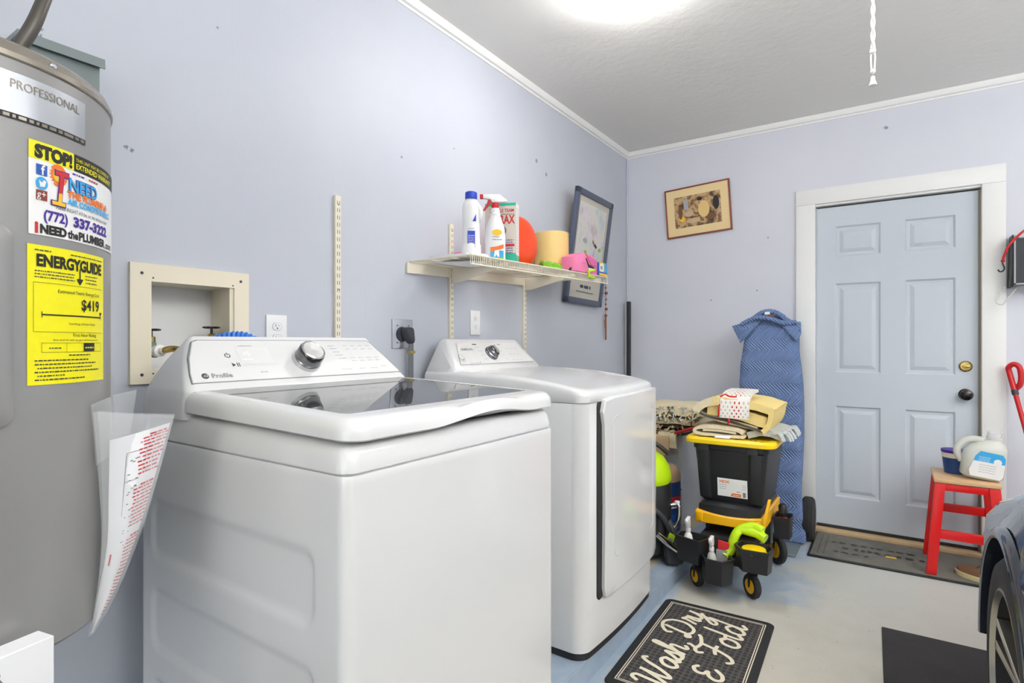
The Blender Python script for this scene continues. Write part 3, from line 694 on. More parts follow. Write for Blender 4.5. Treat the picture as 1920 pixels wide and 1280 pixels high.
def rr_depth(x, z, x0, x1, z0, z1, r, w_):
    cx, cz = (x0+x1)/2, (z0+z1)/2; dx = abs(x-cx)-((x1-x0)/2-r); dz = abs(z-cz)-((z1-z0)/2-r)
    d = math.hypot(max(dx, 0), max(dz, 0))+min(max(dx, dz), 0)-r
    t = min(1, max(0, -d/w_)); return t*t*(3-2*t)
WX0, WX1, WY0, WY1 = .16, .927, .622, 1.322
ws = thing('washing_machine', 'white top-loading washing machine with dark glass lid, nearest the camera', 'washing machine', ((WX0+WX1)/2, (WY0+WY1)/2, .081))
def wd(x, z):
    v = 0
    for z0, z1 in ((.690, .832), (.475, .622), (.262, .41)): v = max(v, rr_depth(x, z, .222, .842, z0, z1, .035, .012))
    return .0055*v
b = MB(); shell(b, WX0, WX1, WY0, WY1, .024, [(.105, .004)]+[(.11+i*.0096, 0) for i in range(90)]+[(.971, .0015)], 'white', wd, 110); b.build('cabinet', ws, 30)
b = MB(); b.box(WX0+.03, WX1-.03, WY0+.03, WY1-.03, .083, .106, 'black'); b.build('base', ws)
b = MB(); shell(b, WX0+.002, WX1-.002, WY0+.002, WY1-.002, .03, [(.971, .006), (.974, .006), (.975, 0), (.985, 0), (1.006, .004), (1.016, .009), (1.022, .018), (1.024, .04)], 'white', None, 20, .019); b.build('top_cover', ws)
# lid frame
gx0, gx1, gy0, gy1 = .385, .872, .664, 1.272
lx0, lx1, ly0, ly1 = .372, .936, .624, 1.320
def lid_ring(ins, z_of, bump=0, r=.045, n=8):
    pts = []
    N_ = 40; x0, x1, y0, y1 = lx0+ins*.25, lx1-ins, ly0+ins, ly1-ins; r = max(.012, r-ins*.8)
    def seg(a, c, k): return [(a[0]+(c[0]-a[0])*i/k, a[1]+(c[1]-a[1])*i/k) for i in range(k)]
    def arc(cx, cy, a0): return [(cx+r*math.cos(math.radians(a0+90*i/n)), cy+r*math.sin(math.radians(a0+90*i/n))) for i in range(n)]
    rb = .008
    pts += seg((x0+rb, y0), (x1-r, y0), 16)+arc(x1-r, y0+r, 270)+seg((x1, y0+r), (x1, y1-r), N_)+arc(x1-r, y1-r, 0)+seg((x1-r, y1), (x0+rb, y1), 16)+seg((x0, y1-rb), (x0, y0+rb), 10)
    out = []
    for (x, y) in pts:
        f = max(0, min(1, (x-(x1-.05))/.03)); t = (y-1.02)/.20; k = f*(1-t*t)**2 if abs(t) < 1 else 0
        tt = (y-.985)/.27; kk = f*(1-tt*tt)**2 if abs(tt) < 1 else 0
        out.append((x+bump*kk, y, z_of(x)+(.016*k if bump else 0)))
    return out
zb = lambda x: 1.041-.013*(x-.37)/.56
zt = lambda x: 1.090-.022*(x-.37)/.56
b = MB()
def offz(f, d): return lambda x: f(x)+d
def mixz(t, d=0): return lambda x: zb(x)*(1-t)+zt(x)*t+d
rsr = [lid_ring(.03, offz(zb, .004), .0), lid_ring(.006, zb, .006), lid_ring(0, offz(zb, .004), .010), lid_ring(.000, mixz(.45), .006), lid_ring(.003, mixz(.72), .002), lid_ring(.010, mixz(.92), 0), lid_ring(.020, mixz(1.0), 0), lid_ring(.036, mixz(1.0, .0008), 0)]
# the front band is wider than the sides: slide the last ring's front edge back to the glass
def toglass(ring, dz=0):
    out = []
    for (x, y, z) in ring:
        X = gx0+(x-(lx0+.009))*(gx1-gx0)/((lx1-.036)-(lx0+.009)); Y = gy0+(y-(ly0+.036))*(gy1-gy0)/((ly1-.036)-(ly0+.036)); out.append((X, Y, zt(X)+dz))
    return out
rsr.append(toglass(rsr[-1], .0010)); rsr.append([(x, y, z-.004) for x, y, z in rsr[-1]])
b.rings(rsr, 'white', cap=False); b.bm.faces.ensure_lookup_table()
ld = b.build('lid', ws, 50)
b = MB(); gl = [(x, y, zt(x)) for x, y, z in rsr[-1]]; b.rings([[(x, y, z-.006) for x, y, z in gl], gl], 'glass_lid'); b.build('lid_glass', ld, 30, label='smoked glass lid window')
b = MB(); b.hull([(x, y, z) for x, z0_ in ((lx0+.03, 1.040), (lx1-.05, 1.027)) for y in (ly0+.03, ly1-.03) for z in (z0_-.006, z0_+.006)], 'gap'); b.build('lid_gasket', ws)
# console
fx0, fz0_, fx1, fz1_ = .372, 1.098, .262, 1.213
def lerp_tab(t, z):
    for (a, va), (c, vc) in zip(t, t[1:]):
        if z <= c: return va+(vc-va)*max(0, (z-a))/(c-a)
    return t[-1][1]
TB = [(1.026, .160), (1.07, .163), (1.12, .180), (1.16, .203), (1.19, .224), (1.205, .238), (1.2125, .248), (1.2155, .256)]
TF = [(1.026, .385), (1.080, .385), (1.088, .382), (1.098, .372), (1.205, .2697), (1.2125, .2620), (1.2155, .258)]
TI = [(1.026, .001), (1.06, .001), (1.09, .006), (1.12, .018), (1.155, .034), (1.19, .054), (1.205, .064), (1.2125, .071), (1.2155, .080)]
b = MB(); rs = []
for z in (1.026, 1.05, 1.07, 1.08, 1.085, 1.088, 1.092, 1.098, 1.105, 1.115, 1.125, 1.135, 1.145, 1.155, 1.165, 1.175, 1.185, 1.195, 1.205, 1.209, 1.2125, 1.2145, 1.2155):
    xa, xc, ii = lerp_tab(TB, z), lerp_tab(TF, z), lerp_tab(TI, z)
    rs.append([(x, y, z) for x, y in rrect(xa, xc, WY0+ii, WY1-ii, min(.022, (xc-xa)/2.3), 6)])
b.rings(rs, 'white'); cs = b.build('console', ws, 40)
dvec = Vector((fx1-fx0, 0, fz1_-fz0_)); Lf = dvec.length; up = dvec.normalized()
fmx = frame_mx((fx0, WY0, fz0_), (0, 1, 0), up)
nrm = Vector((0, 1, 0)).cross(up)
# raised control panel plate following the console outline
b = MB(); ol = [(.026, .012), (.674, .012), (.655, .060), (.628, .135), (.616, .148), (.082, .148), (.068, .142), (.044, .090), (.030, .040)]
for hgt, g in ((-.004, 0), (.0012, 0), (.0022, .0012)):
    pass
mm = lambda p, h, g: tuple(fmx @ Vector((p[0]+(g if p[0] < .35 else -g), p[1]+(g if p[1] < .08 else -g), h)))
ol2 = [Vector((x, y)) for x, y in ol]
b.rings([[mm(p, -.006, 0) for p in ol2], [mm(p, .0008, 0) for p in ol2], [mm(p, .0020, .0015) for p in ol2]], 'panelw')
b.rings([[mm(p, -.006, -.0022) for p in ol2], [mm(p, .0003, -.0022) for p in ol2]], 'grey'); F2 = fmx @ Matrix.Translation((0, 0, .0022))
put_text(b, 'Profile', .0195, F2, .074, .023, 'grey', off=.0001)
put_poly(b, F2, [(.060+.0085*math.cos(k*PI/12), .030+.0085*math.sin(k*PI/12)) for k in range(24)], 'dgrey', .0003)
put_text(b, 'GE', .010, F2, .0605, .0265, 'panelw', .0007, align='CENTER', off=.0001, shear=.3)
def ringp(mb, mx, cx, cy, r, t, a0, a1, m, h=.0004, n=20):
    for k in range(n):
        a = math.radians(a0+(a1-a0)*k/n); c = math.radians(a0+(a1-a0)*(k+1)/n)
        put_poly(mb, mx, [(cx+r*math.cos(a), cy+r*math.sin(a)), (cx+r*math.cos(c), cy+r*math.sin(c)), (cx+(r-t)*math.cos(c), cy+(r-t)*math.sin(c)), (cx+(r-t)*math.cos(a), cy+(r-t)*math.sin(a))][::-1], m, h)
ringp(b, F2, .137, .094, .0075, .0022, 115, 425, 'dgrey'); put_rect(b, F2, .1360, .1380, .094, .104, 'dgrey')
put_poly(b, F2, [(.138, .056), (.138, .069), (.147, .0625)], 'dgrey'); put_rect(b, F2, .150, .1523, .056, .069, 'dgrey'); put_rect(b, F2, .155, .1573, .056, .069, 'dgrey')
put_rect(b, F2, .165, .255, .062, .122, 'panelw', .0002); scribble(b, F2, .178, .212, .126, .0028, 'lgrey'); scribble(b, F2, .202, .222, .033, .005, 'lgrey')
ringp(b, F2, .205, .092, .036, .0008, 0, 360, 'panelw', .0003)
for (x, y, l_) in ((.455, .124, .02), (.455, .112, .024), (.458, .099, .026), (.462, .086, .028), (.468, .073, .028), (.455, .030, .036), (.52, .030, .025), (.565, .030, .03), (.61, .036, .022)): scribble(b, F2, x, x+l_, y, .0034, 'lgrey')
for r in range(2):
    for k in range(4):
        scribble(b, F2, .508+k*.030+r*.003, .524+k*.030+r*.003, .124-.014*r, .003, 'lgrey', seed=k); scribble(b, F2, .510+k*.031, .528+k*.031, .062+.012*r, .003, 'lgrey', seed=k+r); put_rect(b, F2, .514+k*.031, .518+k*.031, .088, .092, 'stickw')
put_text(b, '45', .022, F2, .178, .092, 'stickw', .0004); put_rect(b, F2, .172, .2, .078, .081, 'stickw', .0005)
b.build('control_panel', cs, 30)
# dial
kc = fmx @ Vector((.350, .066, .002))
b = MB(); b.lathe([(.0, 0), (.040, 0), (.040, .010), (.038, .016), (.037, .017)], 'chrome', kc, nrm, 48); b.lathe([(.036, .016), (.037, .018), (.0365, .040), (.034, .046), (.033, .047)], 'dchrome', kc, nrm, 48)
b.lathe([(.0335, .045), (.034, .048), (.031, .050), (.029, .048), (0, .0475)], 'chrome', kc, nrm, 48); b.build('dial', cs, 30)

# ================================================================== DRYER
DX0, DX1, DY0, DY1 = .055, .800, 1.745, 2.430
dy = thing('dryer', 'white front-loading clothes dryer between the washer and the tool cart', 'dryer', ((DX0+DX1)/2, (DY0+DY1)/2, .081))
def dbow(y): t = (y-(DY0+DY1)/2)/((DY1-DY0)/2); return .016*(1-t*t)
def dper(ins, xf, r=.05, bow=1):
    x0, x1, y0, y1 = DX0, xf-ins, DY0+ins, DY1-ins; p = [(x0, y1), (x0, y0)]
    p += [(x0+(x1-r-x0)*k/14, y0) for k in range(1, 15)]
    p += [(x1-r+r*math.sin(k*PI/16), y0+r-r*math.cos(k*PI/16)) for k in range(1, 9)]
    p += [(x1, y0+r+(y1-y0-2*r)*k/16) for k in range(1, 16)]
    p += [(x1-r+r*math.cos(k*PI/16), y1-r+r*math.sin(k*PI/16)) for k in range(0, 9)]
    p += [(x1-r+(x0-x1+r)*k/14, y1) for k in range(1, 14)]
    return [(x+bow*(dbow(y) if x > x1-r else 0), y) for x, y in p]
b = MB(); b.rings([[(x, y, z) for x, y in dper(i, .798)] for z, i in ((.105, .006), (.109, 0), (.982, 0), (.984, .002))], 'white'); b.build('cabinet', dy, 45)
b = MB(); b.rings([[(x, y, z) for x, y in dper(.004, .797)] for z in (.0815, .106)], 'black'); b.build('base', dy)
def ztop(x):
    t = max(0, (x-.20)/.58); return 1.082-.010*t-.040*t**3
b = MB(); rs = []
for i, f, dz in ((.003, 0, .985), (0, 0, .988), (0, .5, 0), (.001, .80, 0), (.008, .95, 0), (.022, 1, 0), (.04, 1, .001)):
    rs.append([(x, y, dz if dz > .9 else .988+(ztop(x)-.988)*f+dz) for x, y in dper(i, .803)])
b.rings(rs, 'white'); b.build('top_cover', dy, 50)
# fill the crowned top between the sides
# console
b = MB(); pts = []
for s, y in ((1, DY0), (-1, DY1)):
    pts += [(.045, y+s*.006, 1.03), (.215, y+s*.006, 1.03), (.215, y+s*.008, 1.085), (.199, y+s*.02, 1.105), (.045, y+s*.012, 1.08), (.07, y+s*.075, 1.216), (.111, y+s*.082, 1.216)]
b.hull(pts, 'white', .012, 4); dc = b.build('console', dy, 50)
p0v = Vector((.2135, DY0, 1.092)); p1v = Vector((.1165, DY0, 1.213)); upd = (p1v-p0v).normalized(); dmx = frame_mx(p0v+Vector((.0020, 0, .0010)), (0, 1, 0), upd); nd = Vector((0, 1, 0)).cross(upd)
b = MB(); b.rings([[tuple(dmx @ Vector((x, y, h))) for x, y in ((.06, .02), (.63, .02), (.57, .135), (.115, .135))] for h in (-.004, .0012)], 'panelw'); G = dmx @ Matrix.Translation((0, 0, .0014))
put_text(b, 'SAMSUNG', .0165, G, .118, .092, 'grey', off=.0002, sx=1.1)
ringp(b, G, .088, .052, .020, .0022, 0, 360, 'lgrey'); ringp(b, G, .088, .052, .013, .0035, 160, 350, 'grey'); scribble(b, G, .125, .185, .022, .0045, 'lgrey'); put_rect(b, G, .192, .196, .022, .028, 'dgrey')
put_rect(b, G, .215, .245, .122, .1275, 'dgrey'); put_rect(b, G, .405, .428, .122, .1265, 'grey')
for k in range(4): scribble(b, G, .222+.006*k, .252+.006*k, .108-.022*k, .004, 'lgrey', seed=k); scribble(b, G, .375+.008*k, .40+.008*k, .105-.022*k, .004, 'lgrey', seed=k+7)
for k in range(9): scribble(b, G, .45+.022*(k % 3)*1.5, .475+.022*(k % 3)*1.5, .03+.034*(k//3), .004, 'lgrey', seed=k)
b.build('control_panel', dc)
kc = dmx @ Vector((.315, .072, .001)); b = MB(); b.lathe([(0, 0), (.036, 0), (.035, .006), (.029, .010), (.028, .026), (.022, .031), (0, .033)], 'dchrome', kc, nd, 40); b.lathe([(.031, .009), (.033, .013), (.030, .016)], 'chrome', kc, nd, 40, cap=False)
b.tube([kc+nd*.033-upd*.02, kc+nd*.036, kc+nd*.033+upd*.02], .006, 'chrome', 8, 4); b.build('dial', dc, 30)
# dark finger recess beside the door, door slab
xf = lambda y, o: .798+dbow(y)+o
def fpatch(mb, ol, h0, h1, m, inset=.006):
    """panel whose outline (y,z) follows the bowed front"""
    cy = sum(p[0] for p in ol)/len(ol); cz = sum(p[1] for p in ol)/len(ol)
    def rg(h, g): return [(xf(cy+(y-cy)*(1-g), h), cy+(y-cy)*(1-g), cz+(z-cz)*(1-g)) for y, z in ol]
    rs = [rg(h0, 0), rg(h1-.004, 0), rg(h1, .018)]+[rg(h1, g) for g in (.1, .3, .5, .7, .9)]
    mb.rings(rs, m)
dn = [(p[0], p[1]) for p in rrect(1.836, 1.885, .268, .992, .024, 6)]
b = MB(); fpatch(b, dn, -.004, .0045, 'gap'); b.build('door_recess', dy)
dol = [(1.868, .992), (1.852, .95), (1.866, .90), (1.872, .6), (1.866, .31), (1.876, .276), (1.90, .268)]
dol += [(1.90+(2.385-1.90)*k/12, .268) for k in range(1, 13)]+[(2.41, .29), (2.412, .6), (2.412, 1.0), (2.40, 1.004)]+[(2.40-(2.40-1.89)*k/12, 1.004-.004*k/12) for k in range(1, 12)]
b = MB(); fpatch(b, dol, -.002, .020, 'white'); do = b.build('door', dy, 28)
b = MB(); po2 = rrect(1.93, 2.36, .40, .93, .03, 5)
cyy = 2.145
bmz = [[(xf(y, .0198), y, z) for y, z in po2], [(xf(y, .0216), cyy+(y-cyy)*.985, .665+(z-.665)*.985) for y, z in po2], [(xf(y, .0200), cyy+(y-cyy)*.97, .665+(z-.665)*.97) for y, z in po2]]
b.rings(bmz, 'white', cap=False); b.build('door_bead', do, 30)

# ================================================================== SHELF
def standard(y, z0, z1, label):
    w_ = .0125; b = MB(); b.box(.0005, .014, y-w_, y+w_, z0, z1, 'creamm', .0015, 1)
    z = z1-.02; mx = frame_mx((.0142, y, 0), (0, 1, 0), (0, 0, 1)); bb = bmesh.new()
    while z > z0+.02:
        for dx in (-.0055, .0040): put_rect(b, mx, dx, dx+.0022, z-.014, z, 'woodtan' if False else 'dgrey', .0002)
        z -= .0265
    for k in (0, .31): put_poly(b, mx, [(.0025*math.cos(a*PI/4), z1-.033-k+.0025*math.sin(a*PI/4)) for a in range(8)], 'ink', .0003)
    return single(b, 'shelf_track', label, 'shelf track', 'slotted shelf tracks on the left wall', (.0, y, z0))
standard(1.334, .95, 1.736, 'cream slotted metal track, bare, above the washing machine console')
standard(1.972, .95, 1.744, 'cream slotted track holding the left bracket of the wire shelf')
standard(2.592, .95, 1.590, 'cream slotted track holding the right bracket of the wire shelf')
SL = .025
def sz(y): return 1.541+SL*(y-1.70)
wsf = thing('wire_shelf', 'cream wire shelf on two brackets above the dryer', 'shelf', (.16, 2.3, 1.54))
ys0, ys1 = 1.702, 2.965; xb, xfr = .012, .335
b = MB(); n = 100
for k in range(n+1):
    y = ys0+(ys1-ys0)*k/n; z = sz(y); b.tube([(xb, y, z), (xfr, y, z), (xfr, y, z-.034)], .0016, 'creamm', 5)
b.build('wire_deck', wsf)
b = MB()
for x, dz in ((xb, -.003), (.12, -.0035), (.23, -.0035)): b.tube([(x, ys0, sz(ys0)+dz), (x, ys1, sz(ys1)+dz)], .003, 'creamm', 8)
b.tube([(xb, ys0, sz(ys0)-.001), (xfr, ys0, sz(ys0)-.001)], .003, 'creamm', 8)
for dz in (0, -.036): b.tube([(xfr+.002, ys0, sz(ys0)+dz), (xfr+.002, ys1, sz(ys1)+dz)], .003, 'creamm', 8)
b.build('shelf_rail', wsf)
b = MB(); b.hull([(x, y, sz(y)-dz) for x in (.001, .010) for y in (1.69, 2.72) for dz in (.006, .05)], 'creamm', .001, 1); b.build('back_rail', wsf)
for y in (1.972, 2.592):
    b = MB(); z = sz(y); b.prism([(.012, z-.005), (.32, z-.005), (.32, z-.017), (.06, z-.074), (.012, z-.078)], 'y', y-.004, y+.004, 'creamm', .0015); b.build('bracket', wsf)

# ---- things on the shelf
def up_at(y): return sz(y)+.0025
def turned(x, y, a): return Matrix.Translation((x, y, 0)) @ Matrix.Rotation(math.radians(a), 4, 'Z') @ Matrix.Translation((-x, -y, 0))
# papers
b = MB(); b.hull([(.03, 1.80, up_at(1.8)), (.30, 1.73, up_at(1.73)), (.31, 1.86, up_at(1.86)), (.05, 2.0, up_at(2.0)), (.03, 1.80, up_at(1.8)+.026), (.29, 1.735, up_at(1.73)+.012), (.30, 1.86, up_at(1.86)+.018), (.05, 1.99, up_at(2.0)+.03)], 'paper', .004); b.noise(.003, 14)
single(b, 'paper_packet', 'crumpled white paper packet at the left end of the wire shelf', 'packet', loc=(.16, 1.85, up_at(1.85)))
b = MB(); sheet(b, [(.10, 1.74, sz(1.7)-.006), (.10, 1.98, sz(1.9)-.006), (.325, 1.86, sz(1.86)-.030), (.325, 1.74, sz(1.7)-.020)], 8, 8, .006, 'paper', .003)
single(b, 'loose_paper', 'loose white paper sheet sagging under the left end of the wire shelf', 'paper', loc=(.2, 1.83, sz(1.8)-.01))
b = MB(); b.box(.06, .15, 1.925, 2.03, up_at(2.03)+.001, up_at(1.99)+.055, 'pink', .01); b.noise(.006, 20, 3)
single(b, 'soap_packet', 'small coral pink packet behind the blue-capped bottle', 'packet', loc=(.1, 1.98, up_at(1.98)))
# blue capped bottle
def blp(o_, pts, m, mb=None, seg=28):
    mb.rings([[(o_[0]+rx*math.cos(2*PI*i/seg)+dx, o_[1]+ry*math.sin(2*PI*i/seg), o_[2]+h) for i in range(seg)] for h, rx, ry, dx in pts], m)
X0, Y0 = .283, 1.772; Z0 = up_at(Y0)+.001
bt = thing('cleaner_bottle', 'white bottle with round blue cap at the left of the shelf', 'bottle', (X0, Y0, Z0))
b = MB(); blp((X0, Y0, Z0), [(0, .028, .036, 0), (.004, .032, .040, 0), (.045, .032, .039, 0), (.052, .028, .035, 0), (.13, .028, .034, 0), (.185, .030, .037, 0), (.212, .027, .033, 0), (.228, .019, .022, 0), (.231, .019, .022, 0)], 'whitep', b)
b.tube([(X0, Y0+.012, Z0+.212), (X0+.008, Y0+.034, Z0+.19), (X0+.006, Y0+.034, Z0+.155), (X0, Y0+.022, Z0+.135)], .011, 'whitep', 10, 6); b.tfm(turned(X0, Y0, -52)); b.build('bottle_body', bt)
b = MB(); b.lathe([(.0235, 0), (.0245, .003), (.024, .026), (.021, .029), (0, .029)], 'bcap', (X0, Y0, Z0+.229), seg=28); b.build('cap', bt)
fm = frame_mx((X0+.61*.026+.79*.010, Y0-.79*.026+.61*.010, Z0+.02), (.79, .61, 0), (0, 0, 1)); b = MB(); 
put_rect(b, fm, -.024, .006, .010, .078, 'bcap', .0035); 
for k in range(7): scribble(b, fm, -.021, .004, .016+.007*k, .0035, 'stickw', .0042, k)
put_rect(b, fm, -.022, .004, .086, .088, 'lgrey', .0045); put_poly(b, fm, [(-.004, .115), (.010, .115), (.010, .145)], 'bcap', .006); b.build('bottle_label', bt)
# spray bottle
X0, Y0 = .270, 1.955; Z0 = up_at(Y0)+.001
sp = thing('spray_bottle', 'white trigger spray bottle with red collar, right of the blue-capped bottle', 'spray bottle', (X0, Y0, Z0))
b = MB(); blp((X0, Y0, Z0), [(0, .026, .040, 0), (.004, .029, .044, 0), (.10, .029, .044, 0), (.14, .028, .040, 0), (.172, .024, .030, 0), (.195, .019, .022, 0), (.200, .021, .023, 0), (.208, .017, .019, 0), (.214, .019, .021, 0), (.230, .014, .015, 0)], 'whitep', b); b.tfm(turned(X0, Y0, -52)); b.build('bottle_body', sp)
b = MB(); b.lathe([(.0155, 0), (.0165, .002), (.016, .022), (.014, .024)], 'redp', (X0, Y0, Z0+.226), seg=20); b.build('collar', sp)
b = MB(); b.prism([(Y0-.052, Z0+.268), (Y0-.052, Z0+.284), (Y0+.018, Z0+.286), (Y0+.050, Z0+.262), (Y0+.052, Z0+.254), (Y0+.012, Z0+.250), (Y0-.014, Z0+.250), (Y0-.02, Z0+.262)], 'x', X0-.012, X0+.012, 'whitep', .003); b.tfm(turned(X0, Y0, -52)); b.build('spray_head', sp)
b = MB(); b.box(X0-.009, X0+.009, Y0-.066, Y0-.051, Z0+.267, Z0+.285, 'redp', .002); b.tfm(turned(X0, Y0, -52)); b.build('nozzle', sp)
b = MB(); b.prism([(Y0-.030, Z0+.263), (Y0-.012, Z0+.255), (Y0-.030, Z0+.235), (Y0-.048, Z0+.213), (Y0-.052, Z0+.218), (Y0-.038, Z0+.242)], 'x', X0-.007, X0+.007, 'redp', .002); b.tfm(turned(X0, Y0, -52)); b.build('trigger', sp)
fm = frame_mx((X0+.61*.0265+.004, Y0-.79*.0265+.003, Z0), (.79, .61, 0), (0, 0, 1)); b = MB()
put_poly(b, fm, [(.002+.022*math.cos(k*PI/8), .118+.013*math.sin(k*PI/8)) for k in range(16)], 'inkgold', .004); scribble(b, fm, -.018, .012, .098, .004, 'dgrey', .004, 1); scribble(b, fm, -.018, .024, .086, .004, 'dgrey', .004, 2)
put_poly(b, fm, [(-.026, .055), (.0, .058), (.03, .068), (.03, .050), (-.026, .036)], 'inkorange', .004); put_rect(b, fm, -.026, .03, .012, .040, 'inkcyan', .0038); put_poly(b, fm, [(-.012, .014), (-.008, .040), (.010, .044), (.012, .014), (.004, .014), (0, .026), (-.005, .014)], 'stickw', .0045); put_rect(b, fm, -.026, .03, 0.002, .012, 'green', .004)
b.build('bottle_label', sp)
# borax box : broad beige face looks toward -y +x, narrow white side
by0 = 2.065; X0 = .305; Z0 = up_at(by0)+.001
bx = thing('laundry_powder_box', 'beige and teal carton lettered MULE TEAM BORAX behind the spray bottle', 'box', (.24, 2.11, Z0), math.radians(0))
A0 = Vector((.325, 2.045, Z0)); rv = Vector((.93, .37, 0)).normalized()  # near face runs from the wall side toward the room
A0 = Vector((.316, 2.046, Z0)); Lb = .140; hb = .262; tb = Vector((-rv.y, rv.x, 0))*.064
B0 = A0-rv*Lb
b = MB(); b.hull([tuple(p+Vector((0, 0, z))) for p in (A0, B0, A0+tb, B0+tb) for z in (0, hb)], 'boxtan', .001, 1); bb_ = b.build('carton_body', bx)
b = MB(); fm = frame_mx(B0, rv, (0, 0, 1)); sm = frame_mx(A0, tb, (0, 0, 1))
put_rect(b, fm, 0, Lb, hb-.012, hb, 'teal', .0006); put_rect(b, fm, 0, Lb, 0, .040, 'teal', .0006); put_rect(b, sm, 0, .064, .0, .034, 'teal', .0006); put_rect(b, sm, 0, .064, .034, hb, 'stickw', .0006)
put_text(b, '20 MULE TEAM', .0205, fm, .132, hb-.040, 'inkred', .001, align='RIGHT', off=.0003, sx=.82); put_text(b, 'BORAX', .052, fm, .134, hb-.090, 'inkred', .001, align='RIGHT', off=.0014, sx=.66)
scribble(b, fm, .05, .135, hb-.051, .004, 'ink', .001); put_poly(b, fm, [(.085+.013*math.cos(k*PI/8), .140+.018*math.sin(k*PI/8)) for k in range(16)], 'grey', .001)
scribble(b, fm, .05, .13, .096, .006, 'inkpurple', .001); scribble(b, fm, .05, .126, .086, .006, 'inkpurple', .001, 4); put_rect(b, fm, .05, .134, .070, .081, 'inkred', .001)
for k in range(3): scribble(b, fm, .06, .126, .060-.010*k, .0055, 'inkpurple', .001, k)
for k in range(16): scribble(b, sm, .008, .056, .05+.0125*k, .004, 'lgrey', .001, k)
b.build('print', bb_)
# orange dish on its edge
X0, Y0 = .175, 2.30
od = MB(); rr = .112; zc = up_at(Y0)+.118
ax = Vector((.985, -.10, .06)).normalized()
od.lathe([(0, .036), (.06, .035), (.10, .026), (.122, .010), (.132, -.006), (.132, -.011), (.122, -.004), (.094, .012), (0, .022)], 'orange', (X0, Y0, zc), ax, 48)
mz = min(v.co.z for v in od.bm.verts); od.tfm(Matrix.Translation((0, 0, up_at(Y0)+.002-mz)))
single(od, 'orange_dish', 'round orange plastic dish standing on edge behind the powder box', 'dish', loc=(X0, Y0, up_at(Y0)))
# kraft roll
X0, Y0 = .145, 2.655; Z0 = up_at(Y0+.1)+.002
b = MB(); b.rings([[(X0+r*math.cos(2*PI*i/48), Y0+r*math.sin(2*PI*i/48), z) for i in range(48)] for r, z in ((.092, Z0), (.092, Z0+.222), (.085, Z0+.222), (.085, Z0+.01), (.02, Z0+.01))], 'card'); b.noise(.0015, 9)
single(b, 'kraft_tube', 'large pale yellow paper roll standing between dish and pink box', 'roll', loc=(X0, Y0, Z0))
# green gloves
b = MB(); rnd = random.Random(3)
for k in range(5): b.tube([(.30, 2.33+.035*k, up_at(2.4)+.016+.006*(k % 2)), (.26, 2.37+.035*k, up_at(2.4)+.034), (.21, 2.42+.03*k, up_at(2.5)+.014)], .012, 'green', 8, 5)
b.hull([(.32, 2.34, up_at(2.34)+.002), (.20, 2.36, up_at(2.36)+.002), (.315, 2.56, up_at(2.56)+.002), (.22, 2.57, up_at(2.57)+.002), (.27, 2.40, up_at(2.4)+.034), (.26, 2.50, up_at(2.5)+.020)], 'green', .008)
single(b, 'work_gloves', 'bunched lime green work gloves lying before the kraft roll', 'gloves', loc=(.26, 2.45, up_at(2.45)))
b = MB(); b.tube([(.305, 2.56, up_at(2.56)+.006), (.30, 2.585, up_at(2.56)+.022), (.29, 2.61, up_at(2.6)+.006)], .006, 'black', 8, 5); b.lathe([(.012, 0), (.016, .006), (.012, .012)], 'black', (.30, 2.60, up_at(2.6)+.005)); single(b, 'tape_dispenser', 'small black clip between the gloves and the pink box', 'clip', loc=(.3, 2.6, up_at(2.6)))
# pink carry box with handle cut-out
ya, yb_ = 2.585, 2.845; X0, X1 = .245, .326; Z0 = up_at(yb_)+.002
pk = thing('pink_box', 'bright pink cardboard carry box with slanted cut-out near shelf end', 'box', (.27, 2.73, Z0))
b = MB(); b.prism([(ya, Z0), (yb_, Z0), (yb_, Z0+.072), (yb_-.05, Z0+.098), (ya+.09, Z0+.104), (ya, Z0+.075)], 'x', X0, X1, 'pink', .002); pkb = b.build('carton_body', pk)
b = MB(); fm = frame_mx((X1, 0, Z0), (0, 1, 0), (0, 0, 1)); put_poly(b, fm, [(2.70, .079), (2.715, .079), (2.745, .048), (2.805, .040), (2.805, .024), (2.735, .030)], 'gap', .001); put_rect(b, fm, 2.735, 2.805, .020, .030, 'stickw', .0015)
for k in range(2): put_rect(b, fm, 2.665, 2.70, .030+.014*k, .034+.014*k, 'pinkd', .001)
b.build('cut_out', pkb)
b = MB(); b.prism([(2.700, Z0+.102), (2.83, Z0+.078), (2.82, Z0+.048), (2.765, Z0+.048)], 'x', X1, X1+.004, 'pinkd'); b.build('flap', pk)
# bandage-style box
ya, yb_ = 2.852, 2.955; Z0 = up_at(yb_)+.002; X1 = .335
bn = thing('bandage_box', 'small blue and yellow printed box at the far end of the shelf', 'box', (.29, 2.9, Z0))
b = MB(); b.box(.245, X1, ya, yb_, Z0, Z0+.072, 'inkblue', .001); bnb = b.build('carton_body', bn)
b = MB(); fm = frame_mx((X1, 0, Z0), (0, 1, 0), (0, 0, 1)); put_rect(b, fm, ya, ya+.066, .010, .072, 'inkgold', .0006); put_poly(b, fm, [(ya+.031+.027*math.cos(k*PI/10), .042+.026*math.sin(k*PI/10)) for k in range(20)], 'stickw', .001)
put_poly(b, fm, [(ya+.014, .052), (ya+.045, .052), (ya+.045, .040), (ya+.031, .028), (ya+.014, .040)], 'inkblue', .0014); put_poly(b, fm, [(ya+.014, .052), (ya+.045, .052), (ya+.045, .040), (ya+.031, .030)], 'lgrey', .0018)
put_rect(b, fm, ya, yb_, 0, .012, 'inkgold', .0008); put_rect(b, fm, ya+.068, yb_, .014, .072, 'inkcyan', .0006); put_rect(b, fm, ya, yb_, .012, .020, 'bcap', .0011); b.build('print', bnb)
